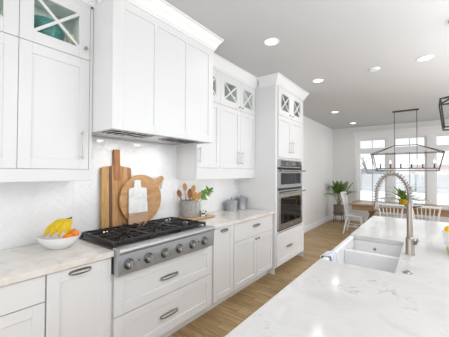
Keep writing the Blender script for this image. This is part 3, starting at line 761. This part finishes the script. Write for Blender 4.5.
def canister(loc, r, h, label):
    o = thing('canister', loc, label, 'canister', 'galvanised canisters by the oven tower')
    MB().lathe([(0, 0), (r-.003, 0), (r, .004), (r, h*.08), (r-.002, h*.10), (r-.002, h*.9), (r, h*.92), (r, h), (0, h)], (0, 0, 0), 36).build('tin', GALV, o)
    l = MB().lathe([(r+.002, h-.012), (r+.004, h-.010), (r+.004, h+.004), (r*.7, h+.018), (0, h+.024)], (0, 0, 0), 36).build('lid', GALV, o)
    MB().lathe([(0, h+.022), (.006, h+.022), (.006, h+.034), (.014, h+.040), (.012, h+.048), (0, h+.05)], (0, 0, 0), 16).build('lid_knob', PEWTER, l)
canister((.130, 3.135, .9152), .090, .138, 'smaller grey galvanised canister with knobbed lid, left of the pair')
canister((.135, 3.380, .9152), .092, .160, 'larger grey galvanised canister with knobbed lid, next to the oven tower')

# things behind the cabinet glass
o = thing('teal_bowl', (.155, .735, 2.3355), 'deep teal glazed bowl behind the crossed glass of the left upper cabinet', 'bowl')
MB().lathe([(0, 0), (.06, 0), (.065, .012), (.10, .06), (.125, .13), (.132, .205), (.127, .205), (.118, .13), (.09, .065), (.05, .02), (0, .018)], (0, 0, 0), 40).build('bowl', TEAL, o)
o = thing('cream_glint', (.262, .870, 2.3355), 'cream cup-shaped stand-in for a lamp reflection beside the teal bowl behind glass', 'cup')  # cup shape put where a lamp reflection shows in the glass
MB().lathe([(0, 0), (.022, 0), (.020, .006), (.008, .012), (.008, .07), (.022, .085), (.030, .12), (.031, .15), (.028, .15), (.026, .12), (.016, .09), (0, .085)], (0, 0, 0), 28).build('cup', CREAM, o)
o = thing('patterned_jar', (.17, 2.86, 2.3355), 'black and white patterned jar behind the middle glass door', 'jar')
MB().lathe([(0, 0), (.06, 0), (.085, .05), (.09, .10), (.06, .16), (.035, .175), (.04, .19), (0, .19)], (0, 0, 0), 28).build('jar', POTTERY, o)
o = thing('green_vase', (.17, 3.27, 2.3355), 'green glazed vase behind the glass door next to the oven tower', 'vase')
MB().lathe([(0, 0), (.05, 0), (.08, .06), (.08, .14), (.04, .20), (.045, .22), (0, .22)], (0, 0, 0), 28).build('vase', mat('green_glaze', (.18,.28,.20), .3), o)
o = thing('blue_jar', (.45, 3.78, 2.3165), 'pale blue jar behind the left glass door of the oven tower', 'jar')
MB().lathe([(0, 0), (.08, 0), (.10, .05), (.09, .12), (.05, .15), (0, .15)], (0, 0, 0), 28).build('jar', mat('blue_glaze', (.22,.34,.48), .3), o)

# ------------------------------------------------------------------ island
IX0, IX1, IY0, IY1 = 1.835, 3.15, .25, 3.905
SX1, SY0, SY1 = 2.238, 1.735, 2.590
counter([(IX0, IY0), (IX1, IY0), (IX1, IY1), (IX0, IY1), (IX0, SY1), (SX1, SY1), (SX1, SY0), (IX0, SY0)], 'island_countertop', 'white marble island countertop flecked with blue grey', QISL)
r_ = thing('kitchen_island', (2.45, 2.07, 0), 'white panelled island cabinet under the marble countertop', 'island', world=True)
m = MB(); m.box(1.88, 2.80, IY0+.03, SY0-.05, .1, .874).box(1.88, 2.80, SY1+.05, IY1-.03, .1, .874).box(1.88, 2.80, SY0-.05, SY1+.05, .1, .60).box(2.30, 2.80, SY0-.05, SY1+.05, .6, .874)
m.build('island_body', W_CAB, r_)
MB().box(1.93, 2.76, IY0+.06, IY1-.06, 0, .1).build('toe_kick', W_CAB, r_)
def shaker_left(y0, y1, z0, z1):
    q = MB(); shaker(q, 0, y0, y1, z0, z1)
    for v_ in q.bm.verts: v_.co.x = 1.88-.021-v_.co.x-.0195+.02
    bmesh.ops.reverse_faces(q.bm, faces=q.bm.faces); return q
for y0, y1, z0, z1 in ((.29, .75, .11, .86), (.755, 1.215, .11, .86), (1.22, 1.68, .11, .86), (2.645, 3.255, .11, .86), (3.26, 3.87, .11, .86), (1.69, 2.16, .11, .60), (2.165, 2.64, .11, .60)):
    shaker_left(y0, y1, z0, z1).build('door', W_CAB, r_)
# sink
r_ = thing('farmhouse_sink', (2.03, 2.16, .61), 'white double bowl farmhouse sink set into the island', 'sink', world=True)
zt = .874; m = MB(); S0, S1 = SY0-.025, SY1+.025; yd = 2.25
m.box(1.822, 1.868, SY0+.003, SY1-.003, .612, .905, .012)
m.box(2.241, 2.268, S0-.01, S1+.01, .612, zt, .004).box(1.864, 2.243, S0-.01, SY0-.003, .612, zt, .004).box(1.864, 2.243, SY1+.003, S1+.01, .612, zt, .004)
m.box(1.864, 2.245, SY0-.005, SY1+.005, .612, .645).box(1.864, 2.245, yd-.013, yd+.013, .63, .868, .008)
m.build('basin', CERAM, r_)
for y in (1.93, 2.36): MB().lathe([(0, .645), (.045, .645), (.045, .648), (.03, .647), (0, .646)], (2.06, y, 0), 24).build('drain', STEEL, r_)
MB().lathe([(0, 0), (.012, 0), (.012, .004), (0, .005)], (2.03, SY1+.0025, .815), 16, Matrix.Rotation(PI/2, 4, 'X')).build('overflow_cap', STEEL, r_)
# towel over the apron
b = MB(); ny = 18; rows = []
path = [(x+(.006 if i < 4 else .027), z) for i, (x, z) in enumerate([(1.874, .70), (1.872, .80), (1.872, .895), (1.866, .909), (1.845, .913), (1.815, .913), (1.796, .911), (1.787, .900), (1.784, .86), (1.783, .74), (1.782, .62), (1.781, .52)])]
for j in range(ny+1):
    y = 1.83+.115*j/ny; row = []
    for i, (x, z) in enumerate(path):
        wv_ = .0035*math.sin(j*1.1)*(i > 6)
        row.append(b.bm.verts.new((x-wv_-(.0 if i < 6 else .003), y+.008*math.sin(i*.7), z)))
    rows.append(row)
for p, q in zip(rows, rows[1:]):
    for i in range(len(path)-1): b.bm.faces.new((p[i], q[i], q[i+1], p[i+1]))
o = b.top('dish_towel', TOWEL, 'white dish towel with blue stripes draped over the sink front', 'towel')
sm = o.modifiers.new('s', 'SOLIDIFY'); sm.thickness = .003; sm.offset = 0

# faucet
FX, FY = 2.292, 2.20; z0 = .9155
r_ = thing('kitchen_faucet', (FX, FY, z0), 'tall brushed nickel spring faucet behind the sink', 'faucet', world=True)
MB().lathe([(0, z0), (.0275, z0), (.0275, z0+.006), (.026, z0+.010), (.026, z0+.105), (.0235, z0+.112), (.0185, z0+.118), (.0175, z0+.345), (.017, z0+.352), (0, z0+.352)], (FX, FY, 0), 28).build('body', FAUCET, r_)
arc = []
cxm, rx, rz_ = (FX+2.092)/2, (FX-2.092)/2, .172
for k in range(49):
    a = PI*k/48; arc.append(Vector((cxm+rx*math.cos(a), FY, 1.29+rz_*math.sin(a))))
full = [Vector((FX, FY, z0+.34))]+arc+[Vector((2.092, FY, 1.25))]
MB().tube(full, .0095, 10).build('hose', PEWTER, r_)
co = []; turns = 27; N = turns*10
Ls = [0]
for p, q in zip(full, full[1:]): Ls.append(Ls[-1]+(q-p).length)
def atl(s_):
    for i in range(len(full)-1):
        if Ls[i+1] >= s_: t = (s_-Ls[i])/(Ls[i+1]-Ls[i]); return full[i].lerp(full[i+1], t), (full[i+1]-full[i]).normalized()
    return full[-1], (full[-1]-full[-2]).normalized()
for k in range(N+1):
    p, t = atl(Ls[-1]*k/N); sd = Vector((0, 1, 0)); up = t.cross(sd); a = 2*PI*k/10
    co.append(p+(sd*math.cos(a)+up*math.sin(a))*.0185)
MB().tube(co, .0028, 5).build('spring', FAUCET, r_)
MB().lathe([(0, 1.20), (.016, 1.20), (.018, 1.208), (.016, 1.23), (.014, 1.262), (0, 1.264)], (2.092, FY, 0), 22).build('spray_head', FAUCET, r_)
MB().tube([(FX, FY, 1.232), (2.108, FY, 1.222)], .0075, 10).tube([(2.092+.020*math.cos(2*PI*k/16), FY+.020*math.sin(2*PI*k/16), 1.222) for k in range(16)], .005, 8, closed=True).build('support_arm', PEWTER, r_)
MB().tube([(FX+.015, FY, 1.236), (FX+.062, FY+.01, 1.242)], [.005, .0035], 8).build('docking_pin', BLACKM, r_)
h = MB().cyl((FX, FY, 1.0), (FX+.035, FY-.02, 1.0), .014, 16).tube([(FX+.035, FY-.02, 1.0), (FX+.040, FY-.03, 1.012), (FX+.042, FY-.045, 1.035)], [.007, .006, .005], 8)
h.build('lever_handle', FAUCET, r_)
MB().lathe([(0, 0), (.024, 0), (.024, .004), (.015, .006), (.013, .010), (0, .0105)], (0, 0, 0), 24, Matrix.Translation((2.296, 1.779, z0-.0003))).top('air_switch', STEEL, 'small round steel disposal button in the marble in front of the faucet', 'button')
# lemon bowl
LB = (2.602, 2.42, z0)
o = thing('lemon_bowl', LB, 'white bowl of lemons on a yellow base at the right edge of the island', 'bowl')
MB().lathe([(0, 0), (.095, 0), (.108, .012), (.114, .035), (.108, .036), (0, .034)], (0, 0, 0), 36).build('base', YELLOW, o)
MB().lathe([(0, .036), (.108, .036), (.122, .07), (.134, .150), (.128, .150), (.115, .075), (.09, .05), (0, .048)], (0, 0, 0), 36).build('bowl', BOWLW, o)
for dx, dy, dz, a, lab in ((-.085, -.015, .158, .9, 'yellow lemon peeking over the left rim of the bowl at the right edge'), (-.015, -.02, .150, 1.6, 'yellow lemon beside the peeking one, cut off by the photo edge')):
    o_ = MB().lathe([(0, -.045), (.008, -.042), (.024, -.028), (.033, 0), (.024, .028), (.008, .042), (0, .045)], (0, 0, 0), 20, Matrix.Rotation(a, 4, 'Z') @ Matrix.Rotation(PI/2, 4, 'X') @ Matrix.Translation((0, 0, 0))).build('lemon', LEMON)
    o_.location = (LB[0]+dx, LB[1]+dy, LB[2]+dz); tag(o_, lab, 'lemon', 'lemons in the island bowl')

# ------------------------------------------------------------------ dining corner
TX0, TX1, TYa, TYb = .965, 3.40, 6.63, 7.65
r_ = thing('dining_table', (2.05, 7.14, 0), 'long oak trestle dining table in front of the windows', 'table', world=True)
MB().box(TX0, TX1, TYa, TYb, .728, .77, .006).build('tabletop', OAK, r_)
MB().box(TX0+.06, TX1-.06, TYa+.06, TYa+.085, .625, .728).box(TX0+.06, TX1-.06, TYb-.085, TYb-.06, .625, .728).box(TX0+.06, TX0+.085, TYa+.085, TYb-.085, .625, .728).box(TX1-.085, TX1-.06, TYa+.085, TYb-.085, .625, .728).build('apron', OAK, r_)
for x in (TX0+.40, TX1-.40):
    t_ = MB().box(x-.06, x+.06, 6.78, 7.50, .0, .07, .01).box(x-.05, x+.05, 6.80, 7.48, .60, .728, .008)
    t_.lathe([(.075, .07), (.075, .12), (.05, .16), (.085, .26), (.09, .36), (.05, .50), (.075, .54), (.075, .60)], (x, 7.14, 0), 24)
    t_.build('trestle', OAK, r_)
MB().box(TX0+.46, TX1-.46, 7.10, 7.18, .16, .24, .006).build('stretcher', OAK, r_)

WC = mat('white_chair_paint', (.88,.88,.88), .35)
def make_chair(dz=0):
    r_ = thing('dining_chair', (0, 0, 0), 'white spindle back dining chair', 'chair', 'white spindle chairs around the table')
    # faces +Y in local space, back at -Y
    MB().prism(rounded([(-.21, -.19), (.21, -.19), (.225, .20), (-.225, .20)], [.06, .06, .09, .09]), 'z', .43, .462, .008).build('seat', WC, r_)
    for sx in (-1, 1):
        for a, b_ in (((sx*.165, .15), (sx*.205, .205)), ((sx*.155, -.14), (sx*.20, -.225))):
            p, q = Vector((a[0], a[1], .435)), Vector((b_[0], b_[1], 0))
            MB().tube([p, p.lerp(q, .25), p.lerp(q, .6), q], [.014, .019, .020, .012], 10).build('leg', WC, r_)
    s_ = MB()
    for sx in (-1, 1): s_.tube([(sx*.187, .18, .19), (sx*.18, -.187, .19)], [.010, .010], 8)
    s_.tube([(-.184, 0, .19), (.184, 0, .19)], .010, 8).build('stretcher', WC, r_)
    for k in range(7):
        t = (k-3)/3; r__ = .008
        if abs(t) == 1:
            MB().tube([(t*.175, -.165, .455), (t*.20, -.20, .68), (t*.225, -.255-.3*dz*(dz > 0), .93+dz)], [.014, .017, .012], 10).build('back_post', WC, r_)
        else:
            MB().tube([(t*.165, -.168-.012*(1-t*t), .458), (t*.19, -.205-.02*(1-t*t), .68), (t*.205, -.25-.02*(1-t*t)-.3*dz*(dz > 0), .90+dz)], [.008, .0095, .007], 8).build('spindle', WC, r_)
    b = bmesh.new(); rows = []
    for k in range(13):
        t = (k-6)/6; x = t*.245; y = -.250-.022*(1-t*t)-.3*dz*(dz > 0); h0, h1 = .900+.004*t*t+dz, .940-.012*t*t+dz
        rows.append([b.verts.new(p) for p in ((x, y-.011, h0), (x, y+.011, h0), (x, y+.009, h1), (x, y-.013, h1))])
    for p, q in zip(rows, rows[1:]):
        for j in range(4): b.faces.new((p[j], p[(j+1) % 4], q[(j+1) % 4], q[j]))
    b.faces.new(rows[0][::-1]); b.faces.new(rows[-1]); bmesh.ops.recalc_face_normals(b, faces=b.faces)
    MB().join(b).build('top_rail', WC, r_)
    return r_
c0 = make_chair(.06); c1 = make_chair(-.10)
spots = [(1.01, 7.10, -PI/2, 'white spindle chair at the left end of the oak table, seen from its side'),
         (1.80, 6.70, 0, 'white spindle chair with its back to the island, behind the faucet'),
         (2.385, 6.70, 0, 'white spindle chair with its back to the island, right of the faucet'),
         (1.60, 7.72, PI, 'white spindle chair across the table, left of the yellow pot'),
         (2.26, 7.72, PI, 'white spindle chair across the table, right of the yellow pot')]
for i, (x, y, rz, lab) in enumerate(spots):
    c = (c0, c1)[i] if i < 2 else copy_tree(c1)
    c.location = (x, y, 0); c.rotation_euler.z = rz; c['label'] = lab

def frond(mb_s, mb_l, p, az, L, rise, droop, nl, wd, ll):
    pts = []; N = 10
    for k in range(N+1):
        t = k/N; r = L*t*(math.cos(rise)); z = L*(math.sin(rise)*t-droop*t*t)
        pts.append(p+Vector((math.cos(az)*r, math.sin(az)*r, z)))
    if mb_s: mb_s.tube(pts, [.006*(1-.75*k/N) for k in range(N+1)], 5)
    for k in range(nl):
        t = .45+.55*k/(nl-1); f = t*N; i = min(int(f), N-1); q = pts[i].lerp(pts[i+1], f-i); d = (pts[i+1]-pts[i]).normalized()
        s_ = d.cross(Vector((0, 0, 1))); s_ = s_.normalized() if s_.length > .01 else Vector((1, 0, 0))
        l_ = ll*(1-.55*abs(t-.55)/.5)
        for sg in (-1, 1): leaf(mb_l, q, d*.75+s_*sg+Vector((0, 0, -.15+random.uniform(-.15, .2))), l_, wd)
# palm in basket on a wire stand
PX, PY = .335, 8.30
r_ = thing('plant_stand', (PX, PY, 0), 'thin bronze metal stand under the woven palm basket', 'stand')
b = MB()
for k in range(4):
    a = PI/4+k*PI/2; b.tube([(.155*math.cos(a), .155*math.sin(a), .0), (.155*math.cos(a), .155*math.sin(a), .34)], .008, 8)
for z in (.06, .30): b.tube([(.155*math.cos(q), .155*math.sin(q), z) for q in [PI/10*k for k in range(20)]], .005, 6, closed=True)
b.tube([(.15*math.cos(PI/4), .15*math.sin(PI/4), .22), (-.15*math.cos(PI/4), -.15*math.sin(PI/4), .22)], .006, 6).tube([(.15*math.cos(PI/4), -.15*math.sin(PI/4), .22), (-.15*math.cos(PI/4), .15*math.sin(PI/4), .22)], .006, 6)
b.build('frame', BRONZE, r_)
r_ = thing('potted_palm', (PX, PY, .227), 'leafy palm in a grey woven basket in the far left corner', 'plant')
MB().lathe([(0, 0), (.115, 0), (.125, .01), (.148, .29), (.152, .30), (.143, .30), (.138, .27), (0, .27)], (0, 0, 0), 32).build('basket', BASKET, r_)
MB().lathe([(0, .271), (.137, .271), (0, .275)], (0, 0, 0), 20).build('soil', SOIL, r_)
s_ = MB(); l_ = MB()
for k in range(17):
    az = k*2.4+random.uniform(-.2, .2); rise = random.uniform(1.08, 1.50); L = random.uniform(.86, 1.06)
    base = Vector((random.uniform(-.04, .04), random.uniform(-.04, .04), .27))
    frond(s_, l_, base, az, L, rise, random.uniform(.32, .5)*(1.1 if rise < 1.2 else .75), 19, .0115, .20)
for q in (s_, l_):
    for v_ in q.bm.verts: v_.co.x = max(v_.co.x, .03-PX); v_.co.y = min(v_.co.y, YF-.05-PY)
s_.build('stem', PALMSTEM, r_); l_.build('fronds', LEAF, r_, 0)
# fern on the table
r_ = thing('potted_fern', (1.985, 7.36, .7702), 'green fern in a bright yellow pot on the oak table', 'plant')
MB().lathe([(0, 0), (.085, 0), (.095, .01), (.118, .082), (.116, .086), (.11, .082), (.10, .070), (0, .070)], (0, 0, .02), 28).lathe([(0, 0), (.10, 0), (.11, .02), (0, .021)], (0, 0, 0), 28).build('pot', YELLOW, r_)
MB().lathe([(0, .0905), (.102, .0905), (0, .094)], (0, 0, 0), 20).build('soil', SOIL, r_)
l_ = MB()
for k in range(38):
    a = k*2.4; rise = random.uniform(.25, 1.25)
    d = Vector((math.cos(a)*math.cos(rise), math.sin(a)*math.cos(rise), math.sin(rise)))
    L = random.uniform(.40, .58); p = Vector((math.cos(a)*.03, math.sin(a)*.03, .09)); N = 6; wd = .024
    prev = None
    for i in range(N+1):
        t = i/N; q = p+d*L*t+Vector((0, 0, -.11*t*t*L/.3)); s2 = d.cross(Vector((0, 0, 1))).normalized()*wd*math.sin(PI*min(.97, .12+t*.85))
        cur = [l_.bm.verts.new(q-s2), l_.bm.verts.new(q+Vector((0, 0, -.006))), l_.bm.verts.new(q+s2)]
        if prev:
            l_.bm.faces.new((prev[0], prev[1], cur[1], cur[0])); l_.bm.faces.new((prev[1], prev[2], cur[2], cur[1]))
        prev = cur
l_.build('fronds', LEAF, r_, 0)

# ------------------------------------------------------------------ lantern chandeliers
def bar(mb, p, q, t=.014):
    p, q = Vector(p), Vector(q); d = (q-p).normalized()
    mb.tube([p, q], t*.71, 4)
CY = 7.15
r_ = thing('linear_chandelier', (2.035, CY, 1.515), 'long bronze lantern chandelier over the oak dining table', 'chandelier', world=True)
MB().box(1.79, 2.28, CY-.05, CY+.05, H-.022, H-.0005, .002).build('canopy', BRONZE, r_)
for x in (1.825, 2.242): MB().tube([(x, CY, H-.02), (x, CY, 2.10)], .006, 8).build('rod', BRONZE, r_)
X0, X1, B0, B1, D1, D0 = 1.371, 2.701, 1.46, 2.61, .165, .115; ZU, ZL, ZR = 1.915, 1.525, 2.098
f = MB()
U = [(X0, CY-D1, ZU), (X1, CY-D1, ZU), (X1, CY+D1, ZU), (X0, CY+D1, ZU)]
Lw = [(B0, CY-D0, ZL), (B1, CY-D0, ZL), (B1, CY+D0, ZL), (B0, CY+D0, ZL)]
for i in range(4): bar(f, U[i], U[(i+1) % 4]); bar(f, Lw[i], Lw[(i+1) % 4]); bar(f, U[i], Lw[i])
R0, R1 = (1.825, CY, ZR), (2.242, CY, ZR); bar(f, R0, R1)
bar(f, U[0], R0); bar(f, U[3], R0); bar(f, U[1], R1); bar(f, U[2], R1)
f.build('lantern_frame', BRONZE, r_)
ZB = 1.580
cb_ = MB(); bar(cb_, (B0, CY, ZB), (B1, CY, ZB), .018); bar(cb_, (B0+.03, CY, ZL), (B0+.03, CY, ZB), .012); bar(cb_, (B1-.03, CY, ZL), (B1-.03, CY, ZB), .012); bar(cb_, (B0, CY-D0, ZL), (B0, CY+D0, ZL)); bar(cb_, (B1, CY-D0, ZL), (B1, CY+D0, ZL))
for x in (1.825, 2.242): bar(cb_, (x, CY, ZB), (x, CY, ZR), .010)
cb_.build('candle_bar', BRONZE, r_)
for i in range(6):
    x = 1.548+i*(2.54-1.548)/5
    k = MB().lathe([(0, 0), (.020, 0), (.020, .006), (.013, .01), (.013, .10), (0, .10)], (x, CY, ZB+.008), 12).build('candle_socket', BRONZE, r_)
    MB().lathe([(0, .10), (.006, .10), (.0105, .125), (.008, .145), (.002, .175), (0, .177)], (x, CY, ZB+.008), 12).build('bulb', BULB, k)
# island pendant
PXc, PYc = 2.626, 3.20
r_ = thing('lantern_pendant', (PXc, PYc, 1.888), 'black square lantern pendant over the island, cut by the right edge', 'pendant light', world=True)
MB().lathe([(0, H-.022), (.06, H-.022), (.066, H-.001), (0, H-.001)], (PXc, PYc, 0), 28).build('canopy', BLACKM, r_)
MB().tube([(PXc, PYc, H-.02), (PXc, PYc, 2.195)], .006, 8).build('rod', BLACKM, r_)
f = MB(); zu, zl, zp = 2.14, 1.885, 2.195
def sq(h, z): return [(PXc-h, PYc-h, z), (PXc+h, PYc-h, z), (PXc+h, PYc+h, z), (PXc-h, PYc+h, z)]
A, Bq = sq(.135, zu), sq(.108, zl)
for i in range(4):
    j = (i+1) % 4; bar(f, A[i], A[j], .012); bar(f, Bq[i], Bq[j], .012); bar(f, A[i], Bq[i], .012); bar(f, A[i], (PXc, PYc, zp), .010)
f.build('lantern_frame', BLACKM, r_)
k = MB().tube([(PXc, PYc, zp), (PXc, PYc, 2.03)], .005, 8).lathe([(0, 1.95), (.022, 1.95), (.014, 1.96), (.012, 2.03), (0, 2.03)], (PXc, PYc, 0), 14).build('socket', BLACKM, r_)
MB().lathe([(0, 2.03), (.012, 2.03), (.022, 2.055), (.018, 2.085), (0, 2.11)], (PXc, PYc, 0), 14).build('bulb', BULB, k)

# ------------------------------------------------------------------ ceiling lights, detector, outlet
def can(x, y, label, power=1):
    o = thing('recessed_light', (x, y, H), label, 'ceiling light', 'recessed ceiling lights')
    MB().lathe([(.062, -.001), (.088, -.001), (.090, -.004), (.084, -.008), (.066, -.006), (.062, -.001)], (0, 0, 0), 32).build('trim_ring', GREYCAP, o)
    MB().lathe([(0, -.003), (.063, -.003), (.063, -.0015), (0, -.0015)], (0, 0, 0), 32).build('lens', CANLED, o)
    ld = bpy.data.lights.new('can_lamp', 'AREA'); ld.shape = 'DISK'; ld.size = .12; ld.energy = CAN_POWER*power; ld.color = (1, .955, .90); ld.spread = math.radians(150)
    lo = bpy.data.objects.new('can_lamp', ld); COL.objects.link(lo); lo.parent = o; lo.location = (0, 0, -.012)
can(1.065, 2.557, 'round recessed ceiling light nearest the range hood')
can(1.081, 4.066, 'round recessed ceiling light in front of the oven tower')
can(.726, 6.402, 'round recessed ceiling light between the oven tower and the far corner')
can(.764, 8.134, 'round recessed ceiling light in the far corner above the palm')
can(2.385, 4.044, 'large round recessed ceiling light over the island, at the upper right')
o = thing('smoke_detector', (1.841, 4.048, H), 'white round smoke detector on the ceiling left of the island light', 'detector')
MB().lathe([(0, -.001), (.065, -.001), (.066, -.012), (.050, -.026), (0, -.028)], (0, 0, 0), 32).build('housing', GREYCAP, o)
MB().lathe([(.030, -.0275), (.034, -.0275), (.034, -.0295), (.030, -.0295), (.030, -.0275)], (0, 0, 0), 24).build('vent_ring', GREYCAP, o)
o = thing('wall_outlet', (.001, 7.366, .392), 'white outlet low on the left wall before the palm', 'outlet')
MB().box(0, .006, -.036, .036, -.058, .058, .002).build('cover_plate', GREYCAP, o)
MB().box(.006, .0085, -.017, .017, .006, .040, .003).box(.006, .0085, -.017, .017, -.040, -.006, .003).build('socket', W_TRIM, o)

# ------------------------------------------------------------------ outdoors through the windows
b = MB(); rows = []
for j in range(26):
    y = YF+.2+j*1.6; z = -.15+.85*min(1, max(0, (j-.0)/2.2)); row = []
    for i in range(31): row.append(b.bm.verts.new((-22+i*1.7, y, z+.06*math.sin(i*1.3+j*.9)*(j > 0))))
    rows.append(row)
for p, q in zip(rows, rows[1:]):
    for i in range(30): b.bm.faces.new((p[i], p[i+1], q[i+1], q[i]))
o = b.build('snow_ground', SNOW); o['kind'] = 'structure'
r_ = thing('backyard_fence', (0, 13.2, .70), 'grey panel fence standing in the snow beyond the windows', 'fence')
for k in range(-4, 6):
    x = k*2.0
    MB().box(x-.06, x+.06, -.06, .06, -.25, .80, .01).box(x-.07, x+.07, -.07, .07, .80, .84, .01).build('post', FENCE, r_)
    pn = MB()
    for q in range(5): pn.box(x+.06, x+1.94, -.02, .02, .0+q*.148, .143+q*.148, .004)
    pn.build('panel', FENCE, r_)
def tree(x, y, h, sd, label):
    rnd = random.Random(sd); o = thing('bare_tree', (x, y, .55), label, 'tree', 'bare trees beyond the fence'); b = MB(); br_ = MB()
    def grow(mb, p, d, L, r, dep):
        q = p+d*L; mb.tube([p, p.lerp(q, .5)+Vector((rnd.gauss(0, .04), rnd.gauss(0, .04), 0))*L, q], [r, r*.85, r*.65], 6)
        if dep == 0: return
        for _ in range(3):
            nd = (d+Vector((rnd.gauss(0, .55), rnd.gauss(0, .55), rnd.gauss(.1, .25)))).normalized(); grow(br_, q, nd, L*rnd.uniform(.6, .8), r*.6, dep-1)
    grow(b, Vector((0, 0, -.2)), Vector((0, 0, 1)), h*.36, h*.03, 4)
    b.build('trunk', BARK, o); br_.build('branches', BARK, o, 0)
tree(-1.6, 17.0, 2.6, 3, 'bare tree beyond the fence at the left of the left window')
tree(-.5, 19.5, 2.2, 5, 'bare tree beyond the fence behind the middle of the left window')
tree(4.4, 18.0, 2.6, 12, 'bare tree beyond the fence at the right window')
def house(x, y, w_, d_, h, label, m):
    o = thing('neighbour_house', (x, y, .5), label, 'house')
    MB().box(-w_/2, w_/2, -d_/2, d_/2, -.4, h).build('walls', m, o)
    MB().prism([(-w_/2-.3, h), (w_/2+.3, h), (0, h+w_*.28)], 'y', -d_/2-.3, d_/2+.3).build('snowy_roof', SNOW, o)
    wq = MB(); wq.box(-.5, .5, -d_/2-.03, -d_/2, h*.35, h*.75).build('window', BLACKGL, o)
house(-3.4, 25, 6, 5, 1.3, 'low grey house with a snowy roof beyond the left window', SIDING)
house(5.0, 26, 7, 5, 1.6, 'pale house with a snowy roof beyond the right window', REDS)
